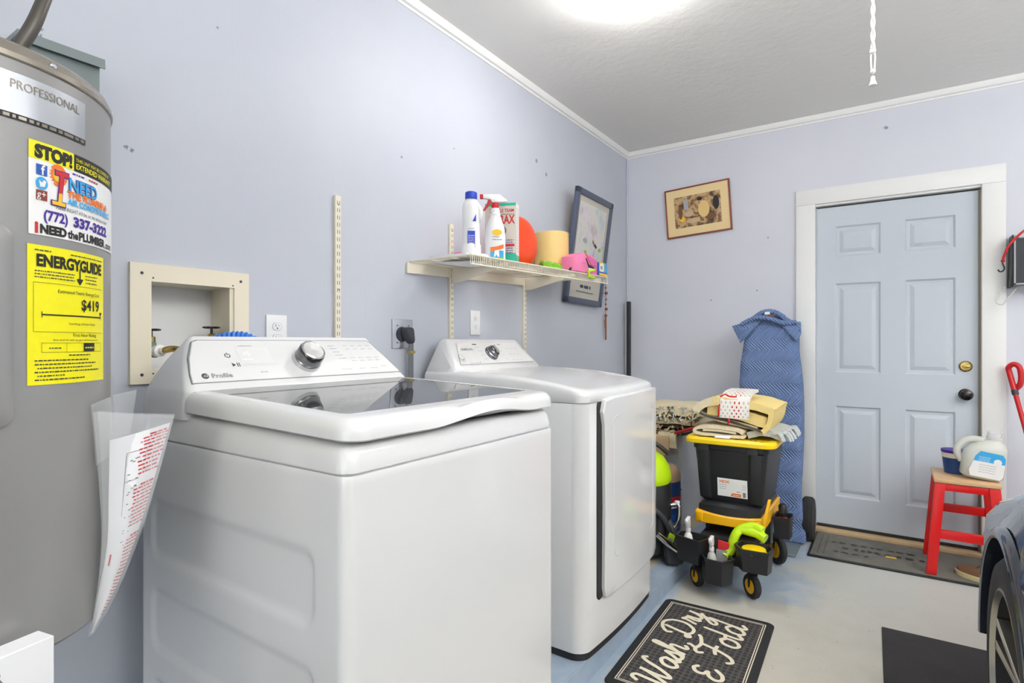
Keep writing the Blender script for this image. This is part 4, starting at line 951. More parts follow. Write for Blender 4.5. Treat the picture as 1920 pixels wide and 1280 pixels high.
b = MB(); b.tube([(.345, 2.70, sz(2.7)+.012), (.347, 2.73, sz(2.7)+.020), (.347, 2.765, sz(2.7)+.026)], .007, 'lime', 8, 4); b.tube([(.346, 2.705, sz(2.7)-.012), (.347, 2.735, sz(2.7)-.016), (.347, 2.765, sz(2.7)-.015)], .007, 'lime', 8, 4); b.tube([(.346, 2.708, sz(2.7)-.012), (.346, 2.703, sz(2.7)+.012)], .005, 'lime', 8)
single(b, 'lime_clip', 'lime green plastic clip gripped on the shelf lip by the pink box', 'clip', loc=(.345, 2.73, sz(2.7)))

# ================================================================== PICTURES
def framed(name, label, ctr, wd_, ht, tilt, roll, facing, fr, frw, matm, matw, paint, extra=None, th=.02, inner=None):
    t = thing(name, label, 'picture', ctr)
    right = Vector((0, 1, 0)) if facing == 'x' else Vector((1, 0, 0)); upv = Vector((0, 0, 1)); n = right.cross(upv)
    upv = (upv*math.cos(tilt)+n*math.sin(tilt)).normalized(); 
    r2 = right*math.cos(roll)+upv*math.sin(roll); u2 = upv*math.cos(roll)-right*math.sin(roll)
    mx = frame_mx(ctr, r2, u2)
    def lb(mb, x0, x1, y0, y1, z0, z1, m, bev=0): 
        mb.box(x0, x1, y0, y1, z0, z1, m, bev, 2, mx)
    b = MB(); W2, H2 = wd_/2, ht/2
    lb(b, -W2, -W2+frw, -H2, H2, -th/2, th/2, fr, .003); lb(b, W2-frw, W2, -H2, H2, -th/2, th/2, fr, .003); lb(b, -W2, W2, H2-frw, H2, -th/2, th/2, fr, .003); lb(b, -W2, W2, -H2, -H2+frw, -th/2, th/2, fr, .003); lb(b, -W2+.002, W2-.002, -H2+.002, H2-.002, -th/2, -th/2+.004, 'woodtan')
    b.build('frame', t)
    b = MB(); lb(b, -W2+frw-.001, W2-frw+.001, -H2+frw-.001, H2-frw+.001, 0, .002, matm); b.build('mat_board', t)
    ix0, ix1, iy0, iy1 = inner if inner else (-W2+frw+matw, W2-frw-matw, -H2+frw+matw, H2-frw-matw)
    b = MB(); lb(b, ix0, ix1, iy0, iy1, .0021, .003, paint)
    if extra: extra(b, mx @ Matrix.Translation((0, 0, .0032)), W2, H2)
    b.build('print', t)
    return t
def bird(b, mx, W2, H2):
    put_poly(b, mx, [(.02, .07), (.07, .05), (.10, .035), (.085, .02), (.05, .035), (.03, .05)], 'dgrey'); put_poly(b, mx, [(.06, .045), (-.02, .17), (-.025, .168), (.05, .04)], 'tan', .0006)
    put_poly(b, mx, [(.075, .03), (.07, -.05), (.11, -.14), (.0, -.17), (-.04, -.13), (.03, -.04)], 'inkcyan' if False else 'steel', .0005)
    for (x, y, r, m) in ((-.08, .05, .03, 'lgrey'), (-.06, -.02, .02, 'green'), (.14, .02, .022, 'green'), (-.09, -.15, .03, 'steel'), (-.02, -.08, .02, 'lgrey')): put_poly(b, mx, [(x+r*(1+.3*math.sin(3*k))*math.cos(k*PI/5), y+r*.6*math.sin(k*PI/5)) for k in range(10)], m, .0005)
    scribble(b, mx, -.075, .075, -H2+.105, .030, 'dgrey'); scribble(b, mx, -.12, .12, -H2+.075, .014, 'grey')
framed('framed_bird_print', 'slate-blue framed bird print leaning out from the left wall', (.062, 3.280, 1.797), .515, .705, math.radians(7.0), math.radians(-1.0), 'x', 'frame_blue', .038, 'matgrey', .04, 'paintA', bird, .026, (-.19, .19, -.19, .28))
def figures(b, mx, W2, H2):
    rnd = random.Random(2)
    put_rect(b, mx, -.095, -.062, .015, .085, 'lgrey', .0005)
    for (x, y, rx, ry, m) in ((.045, .0, .04, .06, 'card'), (.055, -.012, .028, .018, 'redp'), (.02, .075, .018, .014, 'ink'), (-.11, -.05, .02, .02, 'inkgold'), (-.06, -.02, .03, .02, 'tan'), (-.03, -.07, .05, .018, 'woodtan'), (.09, -.06, .04, .022, 'shoe'), (.13, .03, .022, .05, 'ink'), (-.12, .0, .015, .05, 'shoe'), (0, -.045, .09, .004, 'shoe')):
        put_poly(b, mx, [(x+rx*math.cos(k*PI/6), y+ry*math.sin(k*PI/6)) for k in range(12)], m, .0004+.0002*rnd.random())
framed('framed_painting', 'small tilted red-brown framed painting with yellow mat on back wall', (.540, D-.018, 2.143), .455, .352, math.radians(2), math.radians(3.2), 'y', 'frame_red', .010, 'matyellow', .055, 'paintB', figures, .018)

# hanging beads below the shelf end
b = MB(); rnd = random.Random(4); y0 = 3.62; x = .02
b.tube([(x, y0, 1.66), (x, y0+.003, 1.50), (x, y0, 1.24)], .0022, 'copperbr', 6)
z = 1.62
while z > 1.36:
    r = rnd.uniform(.007, .013); b.lathe([(0, -r), (r*.8, -r*.5), (r, 0), (r*.8, r*.5), (0, r)], 'copperbr', (x+.004, y0+rnd.uniform(-.006, .006), z), seg=10); z -= rnd.uniform(.028, .05)
b.tube([(x, y0+.004, 1.40), (x, y0+.006, 1.22)], .006, 'copperbr', 8); b.tube([(x, y0-.012, 1.36), (x, y0-.006, 1.30)], .004, 'copperbr', 8)
single(b, 'bead_string', 'string of brown beads hanging beside the bird print', 'bead string', loc=(x, y0, 1.24))
# pole in the corner
b = MB(); b.box(.036, .058, 3.955, 3.995, .083, 1.508, 'black', .003); b.box(.022, .036, 3.96, 3.985, .083, 1.508, 'lgrey', .002)
single(b, 'corner_pole', 'thin grey and black pole standing in the corner behind the dryer', 'pole', loc=(.04, 3.975, .082))

# ================================================================== CEILING LAMP AND CORD
lm = thing('ceiling_lamp', 'lit round white ceiling lamp above the dryer', 'lamp', (.815, 2.09, H))
b = MB(); b.lathe([(.165, 0), (.165, -.02), (.158, -.022)], 'trim', (.815, 2.09, H-.001), seg=48); b.build('lamp_base', lm)
b = MB(); b.lathe([(.158, -.02), (.155, -.05), (.135, -.085), (.09, -.108), (.04, -.116), (0, -.117)], 'lamp', (.815, 2.09, H), seg=48); b.build('glass_dome', lm)
lm = thing('ceiling_lamp', 'lit round white ceiling lamp over the car, outside the view', 'lamp2', (3.1, 2.5, H))
b = MB(); b.lathe([(.165, 0), (.165, -.02), (.158, -.022)], 'trim', (3.1, 2.5, H-.001), seg=48); b.build('lamp_base', lm)
b = MB(); b.lathe([(.158, -.02), (.155, -.05), (.135, -.085), (.09, -.108), (.04, -.116), (0, -.117)], 'lamp2', (3.1, 2.5, H), seg=48); b.build('glass_dome', lm)
ll = bpy.data.lights.new('lamp_bulb', 'AREA'); ll.shape = 'DISK'; ll.size = .26; ll.energy = 5; ll.color = (1, .99, .98)
lo = bpy.data.objects.new('lamp_bulb', ll); C.objects.link(lo); lo.parent = lm; lo.location = (0, 0, -.125)
b = MB(); cx, cy = 1.632, 2.2
for ph in (0, PI):
    b.tube([(cx+.0035*math.cos(ph+k*.55), cy+.0035*math.sin(ph+k*.55), H-.002-k*.0075) for k in range(64)], .0042, 'rope', 6)
for ph in (0, PI): b.tube([(cx+.004*math.cos(ph), cy+.003, 2.165), (cx+.006*math.cos(ph), cy, 2.14), (cx+.004*math.cos(ph), cy, 2.10)], .0028, 'rope', 6)
b.lathe([(0, 0), (.009, .004), (.009, .016), (0, .02)], 'rope', (cx, cy, 2.152)); b.lathe([(.013, 0), (.007, .018), (.006, .030), (0, .034)], 'rope', (cx, cy, 2.048), seg=12); b.lathe([(0, 0), (.008, .006), (.008, .014), (0, .02)], 'rope', (cx, cy, 2.085))
single(b, 'pull_cord', 'white knotted rope pull cord hanging from the ceiling', 'pull cord', loc=(cx, cy, 2.048))

# ================================================================== FLOOR MATS
def mat_body(name, label, cat, corners, z1, m, bevel=.003):
    pass
mt = thing('laundry_mat', 'black rubber mat lettered Wash, Dry & Fold beside the dryer', 'floor mat', (1.05, 2.2, 0))
mo = Vector((.826, 1.812, 0)); ml = .768; mw = .462; an = math.radians(1.9)
ly_ = Vector((-math.sin(an), math.cos(an), 0)); lx_ = Vector((-math.cos(an), -math.sin(an), 0))   # text right = away, text up = towards dryer
mo = Vector((.812, 2.579, 0))-ly_*ml-lx_*mw    # near right corner
mm_ = frame_mx(mo, ly_, lx_)
b = MB(); ol = rrect(0, ml, 0, mw, .03, 6)
b.rings([[tuple(mm_ @ Vector((x, y, 0.0005))) for x, y in ol], [tuple(mm_ @ Vector((x, y, .004))) for x, y in ol], [tuple(mm_ @ Vector((ml/2+(x-ml/2)*.995, mw/2+(y-mw/2)*.992, .0055))) for x, y in ol]], 'rubber'); b.build('rubber_border', mt)
b = MB(); put_rect(b, mm_, .048, ml-.036, .036, mw-.036, 'hex', .0060); b.build('honeycomb_field', mt)
b = MB()
for g, t in ((.030, .0035), (.038, .0035)):
    x0, x1, y0, y1 = g+.010, ml-g, g, mw-g
    for rct in ((x0, x1, y0, y0+t), (x0, x1, y1-t, y1), (x0, x0+t, y0, y1), (x1-t, x1, y0, y1)): put_rect(b, mm_, *rct, 'cream', .0066)
def ribbon(mb, pts, w_, m, h, mx, caps=True):
    p = catmull([Vector((x, y, 0)) for x, y in pts], 8); L_ = []; R_ = []
    for i, c in enumerate(p):
        t = (p[min(i+1, len(p)-1)]-p[max(i-1, 0)]); 
        if t.length < 1e-9: t = Vector((1, 0, 0))
        t.normalize(); nn = Vector((-t.y, t.x, 0))*w_/2
        if i == 0: c = c-t*w_*.3
        if i == len(p)-1: c = c+t*w_*.3
        k = .7 if i in (0, len(p)-1) else 1
        h += 8e-6
        L_.append(mx @ (c+nn*k+Vector((0, 0, h)))); R_.append(mx @ (c-nn*k+Vector((0, 0, h))))
    mb.rings([[a, c] for a, c in zip(L_, R_)], m, closed=False)
GL = {  # strokes of a monoline script, x-height 0.5, ascender 1, in units of size; (advance, strokes)
 'W': (1.05, [[(-.15, .80), (-.05, .98), (.10, .90), (.12, .60), (.14, .15), (.22, .0), (.34, .30), (.44, .70), (.46, .90), (.46, .40), (.52, .05), (.62, .05), (.78, .40), (.90, .85), (1.02, 1.02), (1.12, .92)]]),
 'a': (.50, [[(.42, .44), (.25, .52), (.06, .40), (.03, .15), (.16, .0), (.32, .12), (.42, .46), (.40, .15), (.46, .0), (.58, .10)]]),
 's': (.40, [[(.0, .05), (.14, .26), (.26, .54), (.30, .38), (.34, .16), (.24, .0), (.06, .04)], [(.24, .0), (.36, .02), (.46, .12)]]),
 'h': (.50, [[(.02, .12), (.14, .5), (.22, .95), (.14, 1.05), (.08, .85), (.06, .0)], [(.06, .20), (.20, .46), (.34, .48), (.36, .25), (.36, .05), (.44, .0), (.54, .10)]]),
 ',': (.30, [[(.10, .06), (.12, -.02), (.04, -.16)]]),
 'D': (.95, [[(.22, .92), (.16, .5), (.12, .12), (.0, .02), (-.06, .12), (.08, .16), (.30, .02), (.58, .06), (.78, .38), (.70, .80), (.40, 1.04), (.05, .98), (-.16, .78), (-.10, .62)]]),
 'r': (.36, [[(.0, .08), (.10, .40), (.10, .56), (.20, .48), (.28, .44), (.24, .15), (.30, .0), (.42, .10)]]),
 'y': (.52, [[(.02, .46), (.04, .12), (.18, .0), (.34, .20), (.40, .50), (.36, .0), (.24, -.45), (.06, -.52), (.02, -.38), (.20, -.18), (.50, .08)]]),
 '&': (.90, [[(.70, .30), (.50, .05), (.22, .0), (.08, .20), (.20, .44), (.42, .52), (.20, .62), (.16, .86), (.36, 1.0), (.54, .88)]]),
 'F': (.80, [[(.02, .80), (-.06, .92), (.08, 1.02), (.40, .94), (.74, 1.02), (.86, 1.10)], [(.46, .94), (.40, .50), (.26, .12), (.06, .0), (-.06, .12)], [(.16, .48), (.36, .54), (.60, .52)]]),
 'o': (.48, [[(.24, .52), (.06, .40), (.04, .12), (.20, .0), (.38, .14), (.38, .40), (.24, .52), (.34, .42), (.54, .46)]]),
 'l': (.34, [[(.12, 1.08), (.10, .6), (.09, .15), (.16, .0), (.32, .12)]]),
 'd': (.52, [[(.40, .40), (.22, .52), (.04, .38), (.03, .12), (.16, .0), (.34, .12), (.42, .40)], [(.46, 1.08), (.43, .5), (.42, .12), (.50, .0), (.64, .12)]]),
 ' ': (.30, [])}
def script(mb, s, x, y, size, mx, w_, m, h, shear=.18):
    for ch in s:
        adv, st_ = GL[ch]
        for k in st_:
            h += .00012
            ribbon(mb, [(x+(px+py*shear)*size, y+py*size) for px, py in k], w_, m, h, mx)
        x += adv*size
script(b, 'Wash', .075, .262, .125, mm_, .0150, 'cream', .0068); script(b, ',', .395, .262, .125, mm_, .0150, 'cream', .0090)
script(b, 'Dry', .465, .275, .125, mm_, .0150, 'cream', .0068)
script(b, '&', .205, .105, .105, mm_, .0150, 'cream', .0068); script(b, 'Fold', .355, .095, .140, mm_, .0150, 'cream', .0068)
b.build('lettering', mt)
b = MB(); b.hull([(x, y, z) for x, y in ((1.648, 2.822), (2.30, 2.838), (1.690, 1.2), (2.4, 1.2)) for z in (.0005, .007)], 'darkmat', .002, 1)
single(b, 'charcoal_mat', 'plain charcoal floor mat on the bare concrete beside the car', 'floor mat', loc=(1.95, 2.0, 0))
dm = thing('door_mat', 'grey worn doormat lying in front of the door', 'door mat', (1.72, 3.78, 0))
b = MB(); b.hull([(x, y, z) for x, y in ((1.288, 3.540), (2.22, 3.552), (1.285, 4.005), (2.22, 4.012)) for z in (.0005, .010)], 'black', .003, 2); b.build('rubber_edge', dm)
b = MB(); b.hull([(x, y, z) for x, y in ((1.300, 3.555), (2.208, 3.566), (1.298, 3.992), (2.208, 4.0)) for z in (.008, .0125)], 'doormat', .001, 1); mx = frame_mx((1.3, 3.56, .0125), (1, .012, 0), (0, 1, 0))
for k in range(2): put_rect(b, mx, .03+.03*k, .034+.03*k, .03, .40, 'dgrey', .0004)
rnd = random.Random(12)
for row, (xa, xc, hh) in enumerate(((.10, .50, .045), (.16, .58, .06), (.12, .30, .04))):
    x = xa
    while x < xc:
        yy = .28-.085*row; w3 = rnd.uniform(.018, .035)
        put_poly(b, mx, [(x+w3*math.cos(k*PI/4)*rnd.uniform(.5, .8), yy+hh*.5*math.sin(k*PI/4)*rnd.uniform(.5, 1)) for k in range(8)], 'black', .0004); x += w3*1.7
put_rect(b, mx, .355, .405, .16, .185, 'inkgold', .0006); b.build('pile', dm)

# ================================================================== HAND TRUCK, BLANKET
ht = thing('hand_truck', 'hand truck leaning by the door casing under the blue blanket', 'hand truck', (1.07, 3.8, 0))
for x in (.900, 1.262):
    b = MB(); b.lathe([(.06, -.030), (.118, -.030), (.129, -.020), (.130, -.007), (.127, -.006), (.127, -.004), (.130, -.003), (.130, .003), (.127, .004), (.127, .006), (.130, .007), (.129, .020), (.118, .030), (.06, .030)], 'rubber', (x, 3.835, .1305), (1, 0, 0), 40); tw = b.build('tire', ht)
    b = MB(); b.lathe([(.0, -.024), (.062, -.024), (.062, .024), (0, .024)], 'whitep', (x, 3.835, .1305), (1, 0, 0), 24); b.build('wheel_hub', tw)
b = MB(); b.box(.90, 1.24, 3.47, 3.80, .004, .012, 'galv', .002); b.build('toe_plate', ht)
b = MB()
for x in (.96, 1.17): b.tube([(x, 3.80, .02), (x, 3.80, 1.22), (x, 3.86, 1.32), (1.065, 3.88, 1.36)] , .013, 'galv', 10)
for z in (.25, .55, .85, 1.1): b.tube([(.96, 3.80, z), (1.17, 3.80, z)], .010, 'galv', 8)
b.tube([(.92, 3.835, .13), (1.24, 3.835, .13)], .010, 'galv', 8); b.build('frame', ht)
b = MB(); rs = []
prof = [(.018, .925, 1.258, 3.700, 3.760, .02), (.06, .93, 1.26, 3.700, 3.775, .02), (.16, .915, 1.250, 3.705, 3.775, .02), (.28, .905, 1.235, 3.715, 3.80, .03), (.45, .900, 1.236, 3.725, 3.85, .035), (.62, .905, 1.240, 3.725, 3.87, .04), (.80, .895, 1.240, 3.722, 3.875, .04), (.95, .880, 1.236, 3.722, 3.88, .045), (1.05, .885, 1.228, 3.725, 3.885, .05), (1.15, .895, 1.215, 3.73, 3.89, .055), (1.22, .905, 1.215, 3.735, 3.90, .06), (1.29, .930, 1.205, 3.742, 3.91, .06), (1.335, .965, 1.18, 3.755, 3.91, .06), (1.365, 1.0, 1.13, 3.78, 3.90, .05), (1.382, 1.03, 1.09, 3.81, 3.88, .025)]
for z in [p[0] for p in prof]: pass
full = []
for (a, c) in zip(prof, prof[1:]):
    n = max(1, int((c[0]-a[0])/.018))
    for k in range(n): full.append([a[i]+(c[i]-a[i])*k/n for i in range(6)])
full.append(list(prof[-1]))
for (z, x0, x1, y0, y1, r) in full:
    ring = []
    for (x, y) in rrect(x0, x1, y0, y1, min(r, (x1-x0)/2.2, (y1-y0)/2.2), 6):
        ring.append((x, y, z))
    # subdivide long front/back edges
    out = []
    for i, p in enumerate(ring):
        q_ = ring[(i+1) % len(ring)]; out.append(p)
        if abs(p[0]-q_[0]) > .05 or i % 7 == 6:
            for k in range(1, 12): out.append(tuple(p[j]+(q_[j]-p[j])*k/12 for j in range(3)))
    rs.append([Vector(p)+noise.noise_vector(Vector(p)*Vector((9, 3, 5)).x*.6)*.005+Vector((0, .006*math.sin(p[2]*46)*(1 if p[1] < 3.78 else 0)*math.sin(p[0]*9), 0)) for p in out])
b.rings(rs, 'blanket')
# corner flaps sticking out at the shoulders and the folded hood edge
def flap(pts, th=.012):
    c = Vector((0, th, 0)); b.hull([tuple(Vector(p)) for p in pts]+[tuple(Vector(p)+c) for p in pts], 'blanket', .004, 2)
flap([(.838, 3.740, 1.305), (.930, 3.722, 1.330), (1.03, 3.735, 1.350), (.945, 3.716, 1.27), (.895, 3.722, 1.195), (.875, 3.73, 1.245)])
flap([(1.232, 3.742, 1.325), (1.165, 3.722, 1.312), (1.10, 3.735, 1.335), (1.15, 3.716, 1.28), (1.215, 3.722, 1.20), (1.236, 3.735, 1.255)])
b.tube([(.90, 3.728, 1.315), (.985, 3.716, 1.352), (1.07, 3.712, 1.345), (1.14, 3.716, 1.318), (1.21, 3.73, 1.322)], .014, 'blanket', 10, 8)
b.tube([(.97, 3.75, 1.352), (1.02, 3.745, 1.385), (1.08, 3.748, 1.388), (1.14, 3.76, 1.352)], .016, 'blanket', 10, 8)
bk = thing('moving_blanket', 'quilted blue moving blanket draped over the hand truck by the door', 'blanket', (1.07, 3.8, .02))
b.build('cloth', bk, 60)
b = MB(); b.box(1.035, 1.065, 3.722, 3.728, 1.372, 1.388, 'stickw', .001); b.box(1.045, 1.095, 3.722, 3.727, 1.360, 1.371, 'shoe', .001); b.build('care_tag', bk)

# ================================================================== TOOL CART, DOLLY, TOTE
def caster(mb_root, x, y, r, wdt, hubm, turn=0, fork_top=None):
    ax_ = Vector((math.cos(turn), math.sin(turn), 0)); o = Vector((x, y, r+.0008))
    b = MB(); b.lathe([(r*.62, -wdt/2), (r*.92, -wdt/2), (r, -wdt*.3), (r, wdt*.3), (r*.92, wdt/2), (r*.62, wdt/2)], 'rubber', o, ax_, 28); w1 = b.build('wheel', mb_root)
    b = MB(); b.lathe([(0, -wdt*.56), (r*.60, -wdt*.53), (r*.62, 0), (r*.60, wdt*.53), (0, wdt*.56)], hubm, o, ax_, 24); b.build('wheel_hub', w1)
    ft = fork_top or (r*2+.012)
    b = MB(); f = Vector((-math.sin(turn), math.cos(turn), 0))
    for s in (-1, 1): b.hull([tuple(o+ax_*s*(wdt/2+q9)+f*a+Vector((0, 0, zz))) for q9 in (.003, .006) for a, zz in ((-.004, -.004), (.004, -.004), (.016, ft-r), (-.008, ft-r))], 'black')
    b.hull([tuple(o+ax_*s*(wdt/2+.006)+f*a+Vector((0, 0, zz))) for s in (-1, 1) for a in (-.014, .022) for zz in (ft-r-.004, ft-r)], 'black'); b.cyl(o+Vector((0, 0, ft-r-.002)), o+Vector((0, 0, ft-r+.02)), .011, 'steel'); b.build('caster_fork', mb_root)
ca = thing('tool_cart', 'low black rolling tool cart with caster wheels under the yellow dolly', 'cart', (1.02, 3.05, 0))
b = MB(); b.box(.875, 1.150, 2.80, 3.36, .135, .160, 'black', .005); b.box(.885, 1.142, 2.84, 3.34, .160, .245, 'gap', .006); b.build('deck', ca)
caster(ca, .888, 2.800, .050, .026, 'amber', -2.35, .115); caster(ca, 1.140, 2.812, .056, .028, 'amber', -2.35, .125); caster(ca, 1.165, 3.330, .078, .03, 'amber', -2.4, .14); caster(ca, .885, 3.34, .05, .026, 'amber', 0, .115)
for (x, y) in ((1.158, 2.92), (1.158, 3.20)):
    b = MB(); b.tube([(x, y, .15), (x, y, .36)], .009, 'galv', 8); b.build('post', ca)
def caddy(outl, z0, z1, label, taper=.9, wall=.006):
    cx = sum(p[0] for p in outl)/len(outl); cy = sum(p[1] for p in outl)/len(outl)
    def rg(k, z, g=0): return [(cx+(x-cx)*(k-g), cy+(y-cy)*(k-g), z) for x, y in outl]
    b = MB(); w_ = .10
    b.rings([rg(taper, z0), rg(1, z1-.012), rg(1.05, z1-.011), rg(1.05, z1), rg(1-w_, z1), rg(taper-w_, z0+.006)], 'black')
    return single(b, 'tool_caddy', label, 'caddy', 'black plastic caddies around the cart', (cx, cy, z0), 25)
hx = lambda x, y, rx, ry, a=0: [(x+rx*math.cos(k*PI/3+a), y+ry*math.sin(k*PI/3+a)) for k in range(6)]
caddy([(.815, 2.70), (.935, 2.66), (.965, 2.73), (.955, 2.775), (.85, 2.782), (.815, 2.765)], .150, .268, 'black plastic caddy at the left of the cart, holding a white bottle')
caddy(hx(1.010, 2.695, .074, .072, 0), .090, .205, 'six-sided black plastic caddy in the middle of the cart front')
caddy([(1.125, 2.66), (1.235, 2.67), (1.245, 2.73), (1.225, 2.785), (1.10, 2.782), (1.085, 2.72)], .170, .272, 'black plastic caddy at the cart front right, holding a yellow sponge')
caddy([(1.187, 3.08), (1.262, 3.08), (1.268, 3.15), (1.262, 3.19), (1.187, 3.19)], .215, .322, 'small square black caddy beside the blue blanket, red flask inside')
# contents
def bottle(x, y, z, hgt, r, m, capm, label, tilt=0, band=None):
    t = thing('spray_bottle', label, 'bottle', (x, y, z)); b = MB(); b.lathe([(0, 0), (r, .002), (r, hgt*.45), (r*.8, hgt*.56), (r*.42, hgt*.64)], m, (x, y, z), seg=18); b.build('bottle_body', t)
    b = MB(); b.lathe([(r*.5, hgt*.64), (r*.55, hgt*.66), (r*.5, hgt*.74)], capm, (x, y, z), seg=16); b.hull([(x+a, y+c, z+d) for a, c, d in ((-.008, -.03, hgt*.90), (.008, -.03, hgt*.90), (-.008, .018, hgt*.76), (.008, .018, hgt*.76), (-.008, -.028, hgt*.97), (.008, -.028, hgt*.97), (-.008, .014, hgt), (.008, .014, hgt), (-.006, -.012, hgt*.74), (.006, -.012, hgt*.74))], capm, .003); b.build('spray_head', t)
    return t
bottle(.868, 2.722, .158, .20, .022, 'whitep', 'whitep', 'white bottle with tapered cap standing in the left caddy')
bottle(.984, 2.700, .098, .195, .022, 'milky', 'whitep', 'clear bottle with white spray head in the six-sided caddy')
b = MB(); b.hull([(.995, 2.74, .10), (1.05, 2.74, .10), (1.0, 2.755, .262), (1.05, 2.755, .255), (.995, 2.748, .10), (1.05, 2.748, .10), (1.0, 2.762, .262), (1.05, 2.762, .255)], 'inkred', .001, 1)
put_rect(b, frame_mx((.995, 2.748, .10), (1, 0, 0), (0, -.05, 1)), .0, .05, .0, .125, 'lgrey', .006)
single(b, 'seed_packet', 'red and white printed packet behind the clear spray bottle', 'packet', loc=(1.02, 2.75, .10))
b = MB(); b.lathe([(0, 0), (.052, .002), (.056, .012), (.050, .026), (0, .030)], 'yellow', (1.165, 2.72, .240), seg=28); single(b, 'yellow_sponge', 'round yellow sponge in the right front caddy', 'sponge', loc=(1.165, 2.72, .24))
b = MB(); b.tube([(1.03, 2.745, .195), (1.055, 2.77, .225), (1.07, 2.775, .285), (1.10, 2.79, .325), (1.15, 2.80, .340), (1.19, 2.79, .330)], .020, 'green', 12, 6); b.tube([(1.10, 2.79, .32), (1.16, 2.79, .315), (1.205, 2.775, .300)], .022, 'green', 12, 6); b.hull([(1.135, 2.77, .30), (1.20, 2.765, .295), (1.165, 2.80, .37), (1.145, 2.80, .36), (1.185, 2.80, .35), (1.21, 2.80, .31)], 'green', .008); b.noise(.004, 30)
for i in range(len(b.mats)): b.mats[i] = M['lime']
single(b, 'lime_gloves', 'lime green rubber gloves hung over the front of the cart', 'gloves', loc=(1.1, 2.78, .2))
b = MB(); b.lathe([(0, 0), (.022, .002), (.022, .075), (.018, .08)], 'redp', (1.225, 3.13, .235), seg=20); fl = thing('red_flask', 'red flask with black lid standing in the small square caddy', 'flask', (1.225, 3.13, .235)); b.build('flask_body', fl)
b = MB(); b.lathe([(.015, .08), (.016, .095), (.021, .10), (.021, .135), (.014, .145), (0, .146)], 'black', (1.225, 3.13, .235), seg=20); b.build('lid', fl)
# dolly
do_ = thing('yellow_dolly', 'yellow-edged black dolly standing on the tool cart under the tote', 'dolly', (1.01, 3.1, .246))
def dring(g, z, sag=0):
    out = []
    for x, y in rrect(.862+g, 1.176-g, 2.86+g, 3.36-g, .04, 6):
        out.append((x, y, z-(sag*(1-((x-1.02)/.16)**2) if y < 3.0 else 0)))
    return out
b = MB()
def dol_ring(g, z, sg=0, bow=.02):
    pts = [];  x0, x1, y0, y1 = .858+g, 1.176-g, 2.875+g, 3.36-g
    for k in range(17):
        t = k/16; x = x0+(x1-x0)*t; u = 2*t-1; pts.append((x, y0-bow*(1-u*u), z-sg*(1-u*u)))
    pts += [(x1, y0+(y1-y0)*k/8, z) for k in range(1, 9)]+[(x1+(x0-x1)*k/8, y1, z) for k in range(1, 9)]+[(x0, y1+(y0-y1)*k/8, z) for k in range(1, 8)]
    return pts
b.rings([dol_ring(.006, .292, -.008), dol_ring(0, .296, -.008), dol_ring(0, .352, .010), dol_ring(.006, .358, .010), dol_ring(.03, .358, .010)], 'amber'); b.hull([(.86, 2.87, .30), (.895, 2.862, .30), (.86, 2.93, .30), (.895, 2.93, .30), (.858, 2.868, .35), (.90, 2.862, .35), (.858, 2.93, .35), (.90, 2.93, .35)], 'amber', .006); b.hull([(1.14, 2.862, .285), (1.176, 2.87, .285), (1.14, 2.94, .285), (1.176, 2.94, .285), (1.10, 2.86, .33), (1.178, 2.87, .35), (1.10, 2.94, .33), (1.178, 2.94, .35)], 'amber', .006); b.build('frame', do_)
b = MB(); b.rings([dol_ring(.012, .354, .010), dol_ring(.014, .385, -.004), dol_ring(.03, .394, -.008)], 'black'); b.build('tray', do_)
b = MB(); b.hull([(1.172, 2.850, .318), (1.188, 2.852, .318), (1.172, 2.885, .318), (1.188, 2.885, .318), (1.197, 2.895, .455), (1.210, 2.895, .455), (1.197, 2.875, .455), (1.210, 2.875, .455)], 'amber', .003); b.build('side_handle', do_)
for (x, y) in ((.905, 2.93), (1.125, 2.93), (.905, 3.30), (1.125, 3.30)):
    b = MB(); b.lathe([(0, -.010), (.018, -.010), (.021, -.006), (.021, .006), (.018, .010), (0, .010)], 'rubber', (x, y, .2675), (1, .3, 0), 20); b.lathe([(0, -.0105), (.011, -.0105), (.011, .0105), (0, .0105)], 'amber', (x, y, .2675), (1, .3, 0), 14); b.cyl((x, y, .286), (x, y, .312), .008, 'steel'); b.build('caster', do_)
# tote
to = thing('storage_tote', 'black storage tote with bright yellow lid holding folded rugs', 'tote', (1.0, 3.17, .395))
def tring(x0, x1, y0, y1, z, r=.03, ribs=0):
    out = []
    for x, y in rrect(x0, x1, y0, y1, r, 5): out.append((x, y, z))
    return out
b = MB(); b.rings([tring(.872, 1.160, 2.935, 3.345, .400, .02), tring(.868, 1.164, 2.930, 3.35, .408), tring(.842, 1.190, 2.905, 3.40, .660), tring(.836, 1.196, 2.898, 3.405, .664), tring(.836, 1.196, 2.898, 3.405, .690)], 'black', cap=True); tb_ = b.build('bin', to, 30)
b = MB()
for (x0, x1) in ((.852, .925), (1.105, 1.180)):
    b = MB(); b.hull([(x0*.93+.07+.004, 2.930, .412), (x1*.93+.07-.004, 2.930, .412), (x0*.93+.07+.010, 2.922, .412), (x1*.93+.07-.01, 2.922, .412), (x0, 2.905, .658), (x1, 2.905, .658), (x0+.012, 2.893, .655), (x1-.012, 2.893, .655)], 'black', .003, 2); b.build('corner_rib', tb_)
for x in (.895, 1.125):
    b = MB(); b.box(x-.026, x+.026, 2.885, 2.90, .655, .690, 'dgrey', .003); b.build('latch', to)
b = MB()
b.rings([tring(.806, 1.224, 2.868, 3.436, .692, .05), tring(.800, 1.230, 2.862, 3.442, .696, .05), tring(.800, 1.230, 2.862, 3.442, .712, .05), tring(.810, 1.220, 2.872, 3.432, .724, .045), tring(.832, 1.198, 2.894, 3.41, .724, .04), tring(.838, 1.192, 2.90, 3.40, .718, .04)], 'yellow')
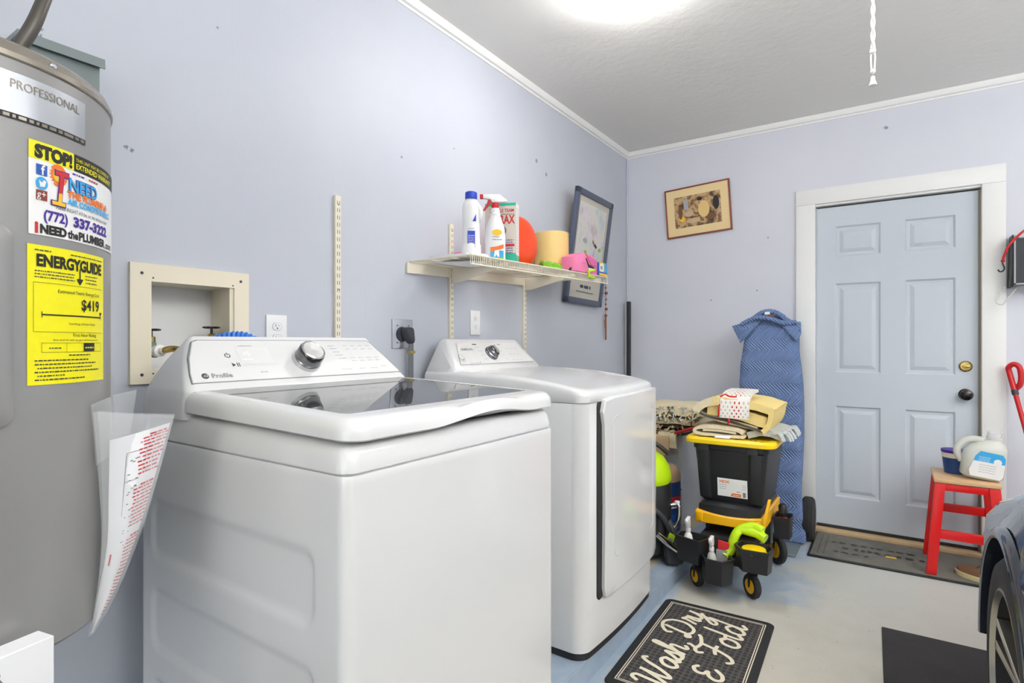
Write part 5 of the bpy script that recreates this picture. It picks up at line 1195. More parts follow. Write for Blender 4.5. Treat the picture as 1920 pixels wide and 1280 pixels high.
tl = b.build('lid', to, 30)
b = MB()
rnd = random.Random(8)
for k in range(10):
    x = .85+.32*rnd.random(); y = 2.885+.01*rnd.random()+(.0 if k < 5 else .1*rnd.random())
    b.box(x-.008, x+.008, y-.002, y+.002, .7235, .7252, 'gap')
b.build('lid_slots', tl)
ln = Vector((0, 2.922-2.905, .408-.66)); lm_ = frame_mx((.955, 2.9283, .430), (1, 0, 0), (0, -.103, .995)); 
b = MB(); put_rect(b, lm_, 0, .142, 0, .092, 'stickw', .0012)
lb_ = b.build('price_label', to, label='white label with orange printing'); b = MB(); put_text(b, 'HDX', .020, lm_, .010, .068, 'inkorange', .0018, off=.0006, sx=1.1)
for k in range(3): scribble(b, lm_, .010, .045, .057-.010*k, .004, 'lgrey', .0018, k)
put_poly(b, lm_, [(.062, .006), (.112, .004), (.112, .020), (.070, .020)], 'inkorange', .0018); scribble(b, lm_, .074, .106, .010, .006, 'stickw', .0024); scribble(b, lm_, .092, .108, .028, .005, 'ink', .0018)
for k in range(5): put_rect(b, lm_, .120, .134, .006+.005*k, .009+.005*k, 'dgrey', .0018)
for k in range(3): scribble(b, lm_, .118, .136, .045+.010*k, .004, 'lgrey', .0018, k)
b.build('lettering', lb_)
# folded textiles
def fold(mb, path, th, x0, x1, m, axis='x', n=14, amp=.004, seed=0, skew=0):
    """a thick cloth following a (y,z) path, extruded along x"""
    p = catmull([Vector((a, c, 0)) for a, c in path], 5); Ls = []; Rs = []
    for i, c in enumerate(p):
        t = (p[min(i+1, len(p)-1)]-p[max(i-1, 0)]).normalized(); nn = Vector((-t.y, t.x, 0))*th/2; Ls.append(c+nn); Rs.append(c-nn)
    outl = Ls+Rs[::-1]; rs = []
    for k in range(n+1):
        x = x0+(x1-x0)*k/n; e = 1-.0*abs(2*k/n-1)
        row = []
        for v in outl:
            P_ = Vector((x+skew*(v.x-p[0].x), v.x, v.y)) if axis == 'x' else Vector((v.x, x, v.y))
            row.append(P_+noise.noise_vector(P_*13+Vector((seed, 0, 0)))*amp+noise.noise_vector(P_*55)*amp*.3)
        rs.append(row)
    mb.rings(rs, m)
LZ = .726
# rolled cream rug at the front of the lid
b = MB(); sp_ = []
cx0 = 2.935; 
fold(b, [(2.98, LZ+.010), (1.0+1.90, LZ+.010)], .012, .80, .81, 'rugcream', n=1)
b = MB()
pth = [(1.065, LZ+.010), (.90, LZ+.010), (.852, LZ+.022), (.862, LZ+.040), (.93, LZ+.050), (1.03, LZ+.045), (1.075, LZ+.030), (1.05, LZ+.018)]
fold(b, [(.875, LZ+.024), (1.03, LZ+.026)], .008, 2.895, 3.10, 'rugdark', 'y', 10, .001)
fold(b, [(1.085, LZ+.011), (.97, LZ+.011), (.872, LZ+.013), (.846, LZ+.026), (.872, LZ+.042), (.96, LZ+.049), (1.05, LZ+.043), (1.082, LZ+.028)], .015, 2.892, 3.12, 'rugcream', 'y', 10, .002)
fold(b, [(.89, LZ+.031), (.97, LZ+.034), (1.05, LZ+.028)], .010, 2.890, 3.12, 'rugcream', 'y', 10, .002, 4)
single(b, 'rolled_rug', 'cream and grey rug folded flat at the front of the tote lid', 'rug', loc=(.97, 3.0, LZ))
b = MB(); sheet(b, [(.955, 2.885, LZ+.012), (1.03, 2.882, LZ+.014), (1.025, 2.868, LZ+.002), (.955, 2.868, LZ+.002)], 3, 3, .002, 'paper'); single(b, 'paper_tag', 'small white paper tag under the folded rug on the tote lid', 'tag', loc=(.99, 2.875, LZ))
# big yellow/cream rug folded over, arching
b = MB()
fold(b, [(.852, LZ+.118), (.90, LZ+.098), (1.0, LZ+.080), (1.10, LZ+.058), (1.165, LZ+.040)], .010, 2.93, 3.28, 'rugdark', 'y', 12, .002, 2)
fold(b, [(.845, LZ+.120), (.872, LZ+.152), (.93, LZ+.175), (.985, LZ+.180)], .040, 2.92, 3.30, 'rugcream', 'y', 12, .004, 1)
fold(b, [(.985, LZ+.180), (1.06, LZ+.172), (1.14, LZ+.160), (1.215, LZ+.138)], .038, 2.92, 3.30, 'rugyel', 'y', 12, .004, 2)
fold(b, [(.86, LZ+.108), (.95, LZ+.086), (1.06, LZ+.066), (1.14, LZ+.052)], .022, 2.94, 3.3, 'rugcream', 'y', 10, .003, 3)
fold(b, [(1.205, LZ+.138), (1.20, LZ+.10), (1.185, LZ+.06), (1.165, LZ+.040)], .022, 2.92, 3.30, 'rugyel', 'y', 12, .003, 5)
fold(b, [(.90, LZ+.135), (1.0, LZ+.125), (1.10, LZ+.105), (1.18, LZ+.085)], .055, 2.935, 3.29, 'rugyel', 'y', 10, .004, 6)
fold(b, [(.935, LZ+.178), (.955, LZ+.182)], .045, 2.918, 3.302, 'rugyel', 'y', 10, .003, 6)
single(b, 'yellow_rug', 'thick pale yellow and cream rug folded on top of the tote', 'rug', loc=(1.02, 3.1, LZ))
def dotted():
    m = mat('dotted_knit_cloth', (238, 234, 228), 0.9, bump=.8, bscale=220); nt = m.node_tree; L = nt.links; bs = nt.nodes['Principled BSDF']
    tc = nt.nodes.new('ShaderNodeTexCoord'); sep = nt.nodes.new('ShaderNodeSeparateXYZ'); L.new(tc.outputs['Object'], sep.inputs[0]); x, y, z = sep.outputs
    u = math_n(nt, 'MULTIPLY', x, 95); v = math_n(nt, 'MULTIPLY', math_n(nt, 'ADD', y, math_n(nt, 'MULTIPLY', z, -1)), 75)
    k = math_n(nt, 'MULTIPLY', math_n(nt, 'SINE', math_n(nt, 'MULTIPLY', u, PI)), math_n(nt, 'SINE', math_n(nt, 'MULTIPLY', v, PI)))
    k = math_n(nt, 'MULTIPLY', math_n(nt, 'SUBTRACT', k, .45), 6, True)
    band = math_n(nt, 'GREATER_THAN', .024, math_n(nt, 'ABSOLUTE', math_n(nt, 'ADD', x, -.002)))
    c1 = mixc(nt, band, srgb((120, 118, 104)), srgb((206, 30, 34)))
    k2 = math_n(nt, 'MULTIPLY', k, math_n(nt, 'ADD', math_n(nt, 'MULTIPLY', band, .5), .5))
    L.new(mixc(nt, k2, srgb((240, 236, 228)), c1), bs.inputs['Base Color']); return m
M['dotted'] = dotted()
dc_ = thing('dish_cloth', 'white folded knit cloth with red dots and red piping on top', 'cloth', (1.045, 3.06, LZ+.21))
b = MB(); rs = []
fold(b, [(2.905, LZ+.098), (2.908, LZ+.13), (2.915, LZ+.165), (2.935, LZ+.196), (2.99, LZ+.216), (3.06, LZ+.222), (3.14, LZ+.224)], .014, .972, 1.108, 'dotted', 'x', 10, .002, 7)
b.build('knit', dc_)
b = MB(); b.tube([(.970, 2.930, LZ+.20), (.985, 2.95, LZ+.21), (1.01, 2.935, LZ+.203), (1.045, 2.935, LZ+.202)], .006, 'redp', 8, 5); b.build('red_piping', dc_); b = MB(); b.tube([(.966, 2.903, LZ+.105), (.967, 2.905, LZ+.14), (.970, 2.913, LZ+.165)], .0055, 'redp', 8, 4); b.build('red_piping', dc_); b = MB(); b.tube([(1.012, 2.90, LZ+.098), (1.018, 2.897, LZ+.084), (1.010, 2.897, LZ+.070), (1.020, 2.9, LZ+.088)], .004, 'redp', 8, 4); b.build('red_piping', dc_)
# grey fringed bath mat
b = MB(); fold(b, [(1.09, LZ+.014), (1.15, LZ+.030), (1.20, LZ+.030), (1.25, LZ+.018)], .03, 2.95, 3.26, 'ruggrey', 'y', 10, .006, 3)
rnd = random.Random(6)
for k in range(60):
    y = 2.94+.33*rnd.random(); x = 1.19+.06*rnd.random(); z = LZ+.03; b.tube([(x, y, z), (x+.025, y-.005, z+.008*rnd.random()), (x+.045, y-.008, z-.03)], .006, 'ruggrey', 6, 2)
single(b, 'fringed_bath_mat', 'pale grey shaggy bath mat overhanging the right of the tote', 'bath mat', loc=(1.18, 3.1, LZ))

# ================================================================== BEHIND THE DRYER
# white louvred cabinet
lv = thing('louvred_box', 'white louvred metal box behind the dryer carrying woven rugs', 'box', (.40, 3.60, .081))
lx1_, ly0_ = .625, 3.42
b = MB(); b.box(.20, lx1_, ly0_, 3.82, .083, .640, 'cream_lino', .004); b.build('housing', lv)
b = MB()
for k in range(22):
    z = .34+.0125*k; b.hull([(x, y, zz) for x in (.38, .60) for y, zz in ((ly0_+.001, z), (ly0_-.006, z+.002), (ly0_+.001, z+.010))], 'cream_lino')
b.build('louvres', lv)
b = MB(); b.lathe([(.006, 0), (.004, .008), (0, .009)], 'dgrey', (.612, ly0_, .30), (0, -1, 0), 10); b.build('knob', lv)
def shaggy(mb, x0, x1, y0, y1, z0, z1, m, seed, nfr, mf):
    rnd = random.Random(seed); n = 14; path = [(y0+.02, z0+.012), (y1-.02, z0+.014), (y1, (z0+z1)/2), (y1-.02, z1-.014), (y0+.03, z1-.012)]
    fold(mb, path, (z1-z0)*.45, x0, x1, m, 'x', n, .006, seed)
    for k in range(nfr):
        x = x0+(x1-x0)*rnd.random(); z = z0+.01+(z1-z0-.02)*rnd.random(); y = y0+.015
        mb.tube([(x, y+.02, z), (x+.008*rnd.uniform(-1, 1), y-.006, z+.003), (x+.014*rnd.uniform(-1, 1), y-.020, z-.018*rnd.random())], .0045, rnd.choice(mf), 5, 2)
b = MB(); shaggy(b, .36, .748, 3.30, 3.72, .716, .792, 'rugcream', 3, 90, ['rugcream', 'rugcream', 'rugcream', 'ruggrey', 'rugcream', 'rugdark']); shaggy(b, .38, .72, 3.33, 3.70, .782, .822, 'rugcream', 5, 40, ['ruggrey', 'rugcream', 'ruggrey', 'rugdark'])
single(b, 'woven_rug', 'cream and charcoal fringed rug folded on top behind the dryer', 'rug', 'folded rugs behind the dryer', (.55, 3.5, .716))
b = MB(); shaggy(b, .34, .655, 3.32, 3.70, .645, .712, 'rugdark', 9, 60, ['rugdark', 'rugcream', 'tan'])
single(b, 'woven_rug', 'dark flecked folded rug beneath the cream fringed one', 'rug', 'folded rugs behind the dryer', (.5, 3.5, .645))
b = MB(); b.hull([(.62, 3.27, .66), (.74, 3.30, .70), (.76, 3.36, .695), (.64, 3.36, .65), (.62, 3.27, .675), (.74, 3.30, .716), (.76, 3.36, .712)], 'redp', .004); single(b, 'red_cloth', 'dark red cloth edge between the fringed rugs and the tote', 'cloth', loc=(.7, 3.3, .66))
b = MB()
fold(b, [(3.40, .640), (3.335, .636), (3.315, .60), (3.312, .52)], .030, .36, .575, 'tan', 'x', 12, .008, 5); fold(b, [(3.38, .655), (3.330, .655), (3.318, .62), (3.322, .57)], .016, .50, .62, 'rugcream', 'x', 10, .006, 8)
single(b, 'beige_towel', 'beige towel hanging over the front of the louvred box', 'towel', loc=(.5, 3.35, .6))
# powder drum, tan over blue
dt = thing('powder_tub', 'tall round tub with tan lid and navy label behind the vacuum', 'tub', (.52, 3.18, .082))
b = MB(); b.lathe([(0, 0), (.104, .001), (.112, .01), (.112, .29), (.112, .33)], 'navy', (.572, 3.175, .082), seg=36); b.build('tub_body', dt)
b = MB(); b.lathe([(.1125, .33), (.113, .36), (.104, .39), (.08, .41), (0, .415)], 'tan', (.572, 3.175, .082), seg=36); b.build('lid', dt)
b = MB()
for z, hh, m in ((.22, .03, 'inkred'), (.185, .008, 'stickw'), (.10, .05, 'inkblue')):
    b.rings([[(.572+.1128*math.cos(math.radians(a)), 3.175+.1128*math.sin(math.radians(a)), .082+z+dz) for a in range(-75, 16, 6)] for dz in (0, hh)], m, closed=False)
b.build('label_print', dt)
# wet-dry vacuum
vc = thing('shop_vacuum', 'black and lime green shop vacuum standing half behind the dryer', 'vacuum', (.49, 2.86, .082))
vx, vy = .582, 2.835
b = MB(); b.lathe([(0, .03), (.13, .03), (.150, .05), (.158, .20), (.158, .38), (.150, .395)], 'black', (vx, vy, .082), seg=40); b.box(vx+.03, vx+.155, vy-.10, vy+.05, .20, .335, 'black', .02, 3); b.build('drum', vc)
b = MB(); b.lathe([(.150, .39), (.158, .405), (.158, .425), (.148, .475), (.120, .52), (.08, .545), (0, .555)], 'lime', (vx+.0, vy, .082), seg=40); b.build('motor_head', vc)
b = MB(); b.tube([(vx-.05, vy-.10, .60), (vx+.0, vy-.02, .685), (vx+.075, vy+.03, .665), (vx+.130, vy+.06, .615)], .012, 'black', 10, 6); b.build('carry_handle', vc)
b = MB(); b.tube([(vx+.08, vy-.13, .40), (vx+.15, vy-.10, .33), (vx+.18, vy-.03, .22), (vx+.19, vy+.02, .17)], .014, 'dgrey', 10, 6); b.tube([(vx+.13, vy-.12, .25), (vx+.20, vy-.06, .17), (vx+.245, vy+.0, .13), (vx+.225, vy+.06, .105)], .017, 'chrome', 12, 6); b.build('hose', vc)
b = MB(); b.hull([(vx+.13, vy-.05, .17), (vx+.20, vy-.02, .17), (vx+.17, vy-.10, .09), (vx+.24, vy-.05, .09), (vx+.12, vy+.10, .17), (vx+.19, vy+.10, .17), (vx+.12, vy+.1, .09), (vx+.23, vy+.10, .09), (vx+.12, vy, .32), (vx+.155, vy, .32)], 'dgrey', .012); b.build('motor_housing', vc)
b = MB(); fm = frame_mx((vx+.181, vy-.055, .215), (.62, .60, -.5), (.35, -.1, .93)); b.box(-.018, .018, -.026, .026, 0, .003, 'lime', 0, 2, fm); put_rect(b, fm, -.012, .012, -.018, .004, 'lgrey', .0036); b.build('warning_label', vc)
b = MB(); b.tube([(vx+.155, vy+.02, .36), (vx+.19, vy+.04, .36), (vx+.195, vy+.03, .30), (vx+.175, vy+.02, .25), (vx+.14, vy, .245)], .012, 'chrome', 10, 5); b.lathe([(0, 0), (.014, .002), (.014, .014), (0, .018)], 'whitep', (vx+.185, vy+.035, .368), seg=14); b.build('metal_latch', vc)

# ================================================================== STOOL, JUG, TUB
so = thing('step_stool', 'red painted wooden step stool with bare wood top by the door', 'stool', (1.99, 3.76, .0125))
tx0, tx1, ty0, ty1, tz = 1.862, 2.128, 3.595, 3.905, .505
b = MB(); b.box(tx0, tx1, ty0, ty1, tz-.022, tz, 'wood', .004); b.build('seat', so)
fx0_, fx1_, fy0_, fy1_ = 1.828, 2.165, 3.575, 3.930
def leg(xb_, yb2, xt, yt):
    b = MB(); g = .022; b.hull([(xb_+a, yb2+c, .0135) for a in (-g, g) for c in (-.014, .014)]+[(xt+a, yt+c, tz-.023) for a in (-g, g) for c in (-.014, .014)], 'redpaint', .002, 2); b.build('leg', so)
L4 = [(fx0_+.022, fy0_+.015, tx0+.026, ty0+.018), (fx1_-.022, fy0_+.015, tx1-.026, ty0+.018), (fx0_+.022, fy1_-.015, tx0+.026, ty1-.018), (fx1_-.022, fy1_-.015, tx1-.026, ty1-.018)]
for l in L4: leg(*l)
def lp(l, z): t = (z-.0135)/(tz-.0365); return Vector((l[0]+(l[2]-l[0])*t, l[1]+(l[3]-l[1])*t, z))
def railb(l, m_, z, h_, name):
    a, c = lp(l, z), lp(m_, z); a2, c2 = lp(l, z+h_), lp(m_, z+h_); d_ = Vector((0, .009, 0)) if abs(a.x-c.x) > abs(a.y-c.y) else Vector((.009, 0, 0)); e = (c-a).normalized()*.016
    b = MB(); b.hull([tuple(p+s*d_) for s in (-1, 1) for p in (a+e, c-e, a2+e, c2-e)], 'redpaint', .002, 2); b.build(name, so)
railb(L4[0], L4[1], .445, .036, 'apron'); railb(L4[2], L4[3], .445, .036, 'apron'); railb(L4[0], L4[2], .445, .036, 'apron'); railb(L4[1], L4[3], .445, .036, 'apron')
railb(L4[0], L4[1], .200, .045, 'rung'); railb(L4[2], L4[3], .27, .045, 'rung'); railb(L4[0], L4[2], .235, .045, 'rung'); railb(L4[1], L4[3], .235, .045, 'rung')
# jug
jg = thing('detergent_jug', 'translucent white detergent jug with blue label, tipped on the stool', 'jug', (2.03, 3.70, tz))
jm = Matrix.Translation((2.045, 3.690, tz+.011)) @ Matrix.Rotation(math.radians(7), 4, 'Y')
def sup(rx, ry, z, cx=0, n=32, e=.55):
    o = []
    for i in range(n):
        a = 2*PI*i/n; c, s = math.cos(a), math.sin(a); o.append((cx+rx*abs(c)**e*(1 if c > 0 else -1), ry*abs(s)**e*(1 if s > 0 else -1), z))
    return o
b = MB(); b.rings([sup(.070, .042, 0, .01), sup(.086, .052, .012, .01), sup(.088, .054, .10, .01), sup(.084, .054, .135, .012), sup(.072, .048, .165, .022), sup(.045, .036, .188, .035, e=.8), sup(.026, .026, .200, .038, e=1), sup(.026, .026, .214, .038, e=1)], 'milky')
b.tube([(-.072, 0, .07), (-.098, 0, .115), (-.082, 0, .165), (-.045, 0, .188), (.0, 0, .190)], .017, 'milky', 12, 8); b.tfm(jm); b.build('jug_body', jg, 60)
b = MB(); b.lathe([(.031, .206), (.032, .210), (.031, .240), (.028, .243), (0, .243)], 'clear', (.038, 0, 0), seg=24); b.lathe([(.029, .200), (.030, .206), (.030, .212)], 'whitep', (.038, 0, 0), seg=24); b.lathe([(.024, .214), (.024, .236), (0, .236)], 'whitep', (.038, 0, 0), seg=20); b.tfm(jm); b.build('cap', jg)
b = MB(); fm = jm @ frame_mx((.012, -.0545, .0), (1, 0, 0), (0, 0, 1)); put_poly(b, fm, [(-.045, .090), (-.040, .115), (-.022, .142), (.064, .138), (.076, .120), (.076, .090)], 'inkcyan', .001); put_poly(b, fm, [(-.045, .090), (.076, .090), (.076, .03), (.066, .012), (-.050, .012), (-.058, .04)], 'stickw', .001)
put_poly(b, fm, [(.048+.016*math.cos(k*PI/6), .098+.016*math.sin(k*PI/6)) for k in range(12)], 'stickw', .0016)
for k in range(4): scribble(b, fm, -.02, .045, .074-.012*k, .0035, 'lgrey', .0016, k)
for k in range(3): scribble(b, fm, -.025, .02, .112-.009*k, .004, 'stickw', .0016, k)
b.build('jug_label', jg)
tu = thing('plastic_tub', 'small tub with purple rim behind the detergent jug', 'tub', (1.955, 3.80, tz))
b = MB(); b.lathe([(0, .002), (.050, .002), (.060, .10)], 'navy', (1.965, 3.80, tz), seg=28); b.lathe([(.0602, .085), (.061, .115)], 'cream', (1.965, 3.80, tz), seg=28); b.build('tub_body', tu)
b = MB(); b.lathe([(.062, .110), (.064, .113), (.064, .125), (0, .126)], 'inkpurple', (1.965, 3.80, tz), seg=28); b.build('lid', tu)
# shoe
sh = thing('shoe', 'brown suede shoe with cream sole on the doormat under the stool', 'shoe', (2.08, 3.60, .0125))
sa = Matrix.Translation((2.075, 3.62, .0125)) @ Matrix.Rotation(math.radians(-30), 4, 'Z')
def shoe_ring(z, k, n=28):
    o = []
    for i in range(n):
        a = 2*PI*i/n; x = .135*math.cos(a); wdt = .046*(1+.12*math.cos(a+PI))+.006*math.sin(2*a); o.append((x*k, wdt*math.sin(a)*k, z))
    return o
b = MB(); b.rings([shoe_ring(.001, 1), shoe_ring(.024, 1.02), shoe_ring(.026, .97)], 'shoesole'); b.tfm(sa); b.build('sole', sh)
b = MB(); rs = []
for z, k, s, dx in ((.024, .98, 1, 0), (.040, .97, .95, .0), (.055, .86, .85, .012), (.066, .62, .75, .042), (.085, .48, .68, .064), (.094, .44, .62, .068)):
    rs.append([(x*s/1*(k/.98)+dx, y*k, z+(.0 if x > 0 else -.0)) for x, y, _ in shoe_ring(0, 1)])
b.rings(rs, 'shoe'); b.tfm(sa); b.build('upper', sh)
b = MB()
for k in range(3): b.tube([(-.035+.02*k, -.022, .062+.006*k), (-.03+.02*k, 0, .070+.006*k), (-.035+.02*k, .022, .062+.006*k)], .0025, 'dgrey', 6, 3)
b.tfm(sa); b.build('laces', sh)
# dark bag behind the car nose
b = MB(); b.hull([(2.235, 3.36, .014), (2.46, 3.36, .014), (2.235, 3.50, .014), (2.46, 3.50, .014), (2.22, 3.38, .45), (2.43, 3.38, .44), (2.22, 3.49, .46), (2.43, 3.49, .45), (2.22, 3.36, .3), (2.46, 3.36, .3)], 'black', .03, 4); b.sub(1); b.noise(.012, 9, 2)
bgt = thing('black_bag', 'black bag slumped on the floor behind the red stool', 'bag', (2.33, 3.43, .0)); b.build('bag_body', bgt)
b = MB(); b.tube([(2.25, 3.42, .455), (2.28, 3.41, .49), (2.33, 3.41, .488), (2.37, 3.42, .45)], .010, 'black', 8, 5); b.box(2.235, 2.27, 3.352, 3.360, .435, .443, 'tan'); b.build('strap', bgt)
# red mop pole leaning on the wall
mp_ = thing('mop', 'red telescopic mop pole with looped grip leaning beside the door', 'mop', (2.42, 3.80, 0))
P0 = Vector((2.400, 3.80, .02)); P1 = Vector((2.205, 3.985, 1.04)); dv = (P1-P0)
b = MB(); b.tube([P0+dv*.42, P0+dv*.90], .0115, 'redp', 12); b.tube([P0, P0+dv*.46], .009, 'redp', 12); b.build('pole', mp_)
b = MB(); b.tube([P0+dv*.50, P0+dv*.64], .017, 'dgrey', 12); b.tube([P0+dv*.46, P0+dv*.50], .019, 'dgrey', 12); b.build('lock_collar', mp_)
b = MB(); e1 = P0+dv*.90; b.tube([P0+dv*.885, P0+dv*.91], .015, 'dgrey', 12); b.tube([e1+dv*.01, P1+Vector((0, 0, .0)), P1+Vector((-.004, -.004, .025)), P1+Vector((.014, -.016, .045)), P1+Vector((.036, -.024, .03)), P1+Vector((.044, -.026, -.02)), P1+Vector((.040, -.024, -.06)), P1+Vector((.026, -.012, -.085))], .0135, 'redp', 12, 6); b.build('grip', mp_)
b = MB(); b.hull([(2.30, 3.70, .014), (2.52, 3.70, .014), (2.30, 3.84, .014), (2.52, 3.84, .014), (2.36, 3.77, .05), (2.46, 3.77, .05)], 'rope', .01); b.build('mop_head', mp_)
# wall-mounted tray with bungee cord
tr = thing('wall_organiser', 'grey open metal box hung on the wall right of the door', 'wall box', (2.33, 3.99, 1.52))
b = MB(); x0, x1, y0, y1, z0, z1 = 2.215, 2.56, 3.925, 4.045, 1.505, 1.765
b.box(x0, x0+.007, y0-.004, y0, z0, z1, 'lgrey'); b.box(x0, x1, y0-.004, y0, z0, z0+.007, 'lgrey'); b.box(x0, x1, y1-.006, y1, z0, z1, 'dgrey'); b.box(x0, x0+.006, y0, y1-.006, z0, z1, 'galv', .001); b.box(x1-.006, x1, y0, y1-.006, z0, z1, 'galv'); b.box(x0, x1, y0, y1-.006, z0, z0+.006, 'galv'); b.box(x0+.006, x0+.02, y0+.01, y1-.01, z0+.01, z1-.01, 'dgrey'); b.build('tray', tr)
b = MB(); b.prism([(x0-.012, z0-.01), (x0, z0-.01), (x0, z1+.005), (x0-.004, z1+.005)], 'y', y0+.01, y1, 'black', .002); b.build('side_flange', tr)
bc = thing('bungee_cord', 'red bungee cord with black hook looped over the grey wall box', 'bungee cord', (2.19, 3.93, 1.6))
b = MB(); b.tube([(2.45, 3.935, 1.842), (2.34, 3.925, 1.828), (2.26, 3.918, 1.788), (2.20, 3.92, 1.72), (2.178, 3.93, 1.665), (2.172, 3.935, 1.635)], .006, 'redp', 10, 8); b.build('cord', bc)
b = MB(); b.tube([(2.172, 3.935, 1.64), (2.171, 3.935, 1.620), (2.178, 3.935, 1.600), (2.174, 3.935, 1.583), (2.160, 3.935, 1.578), (2.152, 3.935, 1.590)], .0035, 'black', 8, 6); b.lathe([(.006, 0), (.010, .006), (.006, .014)], 'redp', (2.172, 3.935, 1.628)); b.build('hook', bc)
b = MB(); b.tube([(2.19, 3.99, 1.50), (2.165, 3.985, 1.46), (2.15, 3.98, 1.42), (2.175, 3.98, 1.405), (2.195, 3.98, 1.43), (2.22, 3.975, 1.47), (2.235, 3.97, 1.497)], .004, 'milky', 8, 6); single(b, 'plastic_loop', 'clear plastic loop dangling below the grey wall box', 'loop', loc=(2.18, 3.98, 1.4))

# ================================================================== CAR
car = thing('car', 'dark blue-grey car whose front wheel and fender enter at right', 'car', (2.80, 1.2, 0))
CXc = 2.80; wy, wz = 1.77, .345; AR = .375
def sect(y):
    """half section (x offset from centre line, z) sampled bottom to top for station y"""
    # nose rounding
    t = max(0, (y-2.05)/.62); nose = math.sqrt(max(0, 1-t**2.0)) if t < 1 else 0
    hw = .895*(.30+.70*nose)
    zt_ = .905-.13*max(0, (y-1.35))-.20*max(0, (y-1.95))**1.1      # shoulder / hood edge height
    hood = zt_+.055
    return hw, zt_, hood
ys = [-2.3, -1.9, -1.4, -.9, -.4, 0, .4, .8]+[1.0+.035*k for k in range(48)]
ys = [y for y in ys if y <= 2.665]
def body_pts(y, sgn):
    hw, zs_, hd = sect(y); pts = []
    prof_ = [(.90, .20), (.985, .24), (.995, .34), (.985, .50), (.992, .62), (.985, .70)]
    arch = None
    for wy_ in (wy, -1.0):
        if abs(y-wy_) < AR: arch = wz+math.sqrt(AR*AR-(y-wy_)**2)
    lo = []
    for k, z in prof_:
        zz = z
        if arch and zz < arch: zz = arch+(z-.20)*.004
        lo.append((hw*k+(.012 if arch and z > .45 else 0), zz))
    base = max(lo[-1][1]+.012, .70)
    up_ = [(.965, base+(zs_-base)*.45), (.925, base+(zs_-base)*.80), (.86, zs_), (.70, hd-.012), (.40, hd), (0, hd+.006)]
    return [(CXc+sgn*x, y, z) for x, z in lo]+[(CXc+sgn*hw*k, y, z) for k, z in up_]
b = MB(); rs = []
for y in ys:
    A_ = body_pts(y, -1); B_ = body_pts(y, 1)[::-1][1:]; rs.append(A_+B_)
bmc = bmesh.new(); V = [[bmc.verts.new(p) for p in r] for r in rs]
for A_, B_ in zip(V, V[1:]):
    for i in range(len(A_)-1): bmc.faces.new((A_[i], A_[i+1], B_[i+1], B_[i]))
bmc.faces.new(V[-1]); bmc.faces.new(V[0][::-1])
bmesh.ops.recalc_face_normals(bmc, faces=bmc.faces[:]); b.add(bmc, 'carpaint'); b.build('body', car, 50)
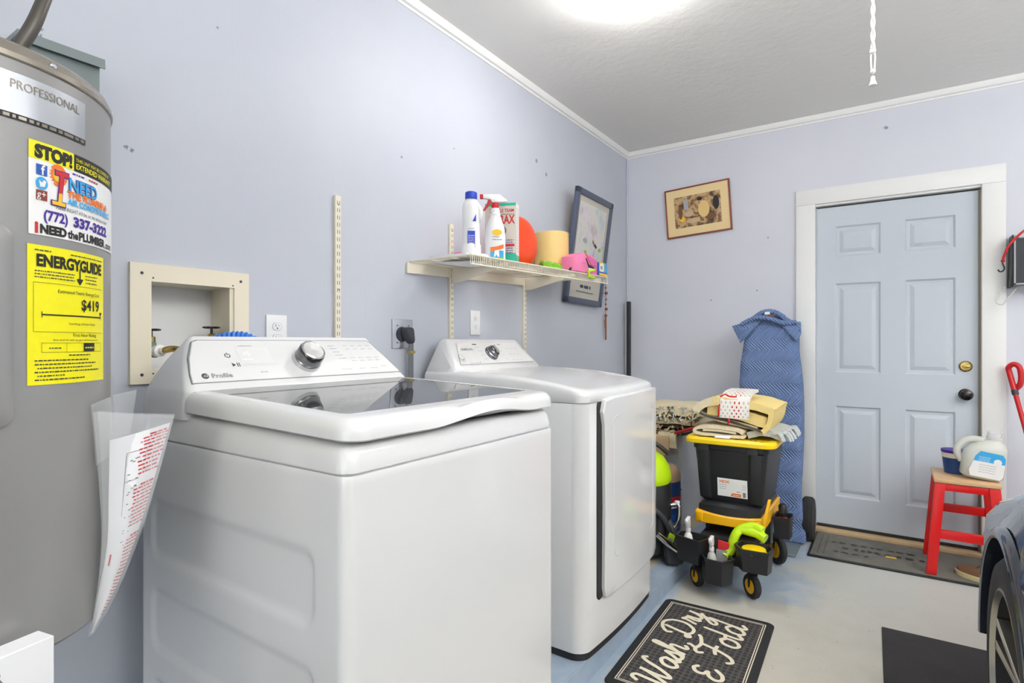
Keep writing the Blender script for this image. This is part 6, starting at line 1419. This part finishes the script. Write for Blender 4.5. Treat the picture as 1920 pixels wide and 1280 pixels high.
# wheel wells
for sgn in (-1, 1):
    for wy_ in (wy, -1.0):
        b = MB(); xo = CXc+sgn*.885; xi = CXc+sgn*.60
        prf = [(wy_+(AR+.002)*math.cos(a*PI/20), wz+(AR+.002)*math.sin(a*PI/20)) for a in range(21)]+[(wy_-AR, .16), (wy_+AR, .16)]
        bw = bmesh.new(); O = [bw.verts.new((xo, y, z)) for y, z in prf[:21]]; I = [bw.verts.new((xi, y, z)) for y, z in prf[:21]]
        for i in range(20): bw.faces.new((O[i], O[i+1], I[i+1], I[i]))
        bw.faces.new(I+[bw.verts.new((xi, *prf[21])), bw.verts.new((xi, *prf[22]))]); b.add(bw, 'gap'); b.build('wheel_well', car)
        b = MB()
        rs2 = []
        for a in range(0, 41):
            t = a*PI/40; rs2.append([(xo-sgn*(-.012)*0+sgn*q0, wy_+(AR+r0)*math.cos(t), wz+(AR+r0)*math.sin(t)) for q0, r0 in ((.0, -.004), (.016, -.003), (.020, .006), (.012, .026), (.0, .03))])
        b.rings(rs2, 'carpaint', closed=False); b.build('arch_lip', car, 60)
        # wheel
        xw = CXc+sgn*.800; ax_ = (sgn, 0, 0); o = (xw, wy_, wz-.002)
        b = MB(); b.lathe([(.235, -.10), (.315, -.10), (.331, -.085), (.335, -.05), (.335, .05), (.331, .078), (.315, .092), (.262, .095), (.252, .088)], 'rubber', o, ax_, 64, cap=False); ty = b.build('tire', car, 50)
        b = MB(); b.lathe([(.253, .085), (.255, .092), (.248, .094), (.240, .082)], 'trimgrey', o, ax_, 64, cap=False); b.lathe([(.240, .082), (.232, .0), (.232, -.09)], 'gap', o, ax_, 64, cap=False)
        b.lathe([(0, -.02), (.232, -.02)], 'gap', o, ax_, 32, cap=False)
        b.lathe([(0, .062), (.03, .062), (.045, .050), (.05, .02)], 'trimgrey', o, ax_, 24, cap=False)
        for k in range(5):
            a0 = k*2*PI/5+.35
            for d0, mt_ in ((-.16, 'trimgrey'), (.16, 'trimgrey')):
                def pt(r, a, h): return (xw+sgn*h, wy_+r*math.cos(a), wz-.010+r*math.sin(a))
                b.hull([pt(.03, a0+d0*.3-.25, .055), pt(.03, a0+d0*.3+.25, .055), pt(.24, a0+d0*1.0-.05, .084), pt(.24, a0+d0*1.0+.05, .084), pt(.03, a0-.25, .02), pt(.03, a0+.25, .02), pt(.24, a0+d0-.05, .045), pt(.24, a0+d0+.05, .045)], mt_, .002, 1)
        b.build('rim', ty, 30)
# glasshouse
b = MB()
b.hull([(CXc+s*x, y, z) for s in (-1, 1) for x, y, z in ((.78, .95, .93), (.60, .30, 1.36), (.60, -1.0, 1.38), (.74, -2.0, .93))], 'gap', .03, 3); b.build('windows', car)
b = MB(); b.hull([(CXc+s*x, y, z) for s in (-1, 1) for x, y, z in ((.60, .25, 1.365), (.60, -1.0, 1.385), (.55, .22, 1.40), (.55, -.95, 1.42))], 'carpaint', .02, 3); b.build('roof', car)
b = MB(); b.hull([(CXc-.885, 2.26, .60), (CXc-.80, 2.42, .58), (CXc-.70, 2.50, .57), (CXc-.86, 2.24, .70), (CXc-.78, 2.38, .675), (CXc-.66, 2.47, .65)], 'milky', .006); b.build('headlight', car)
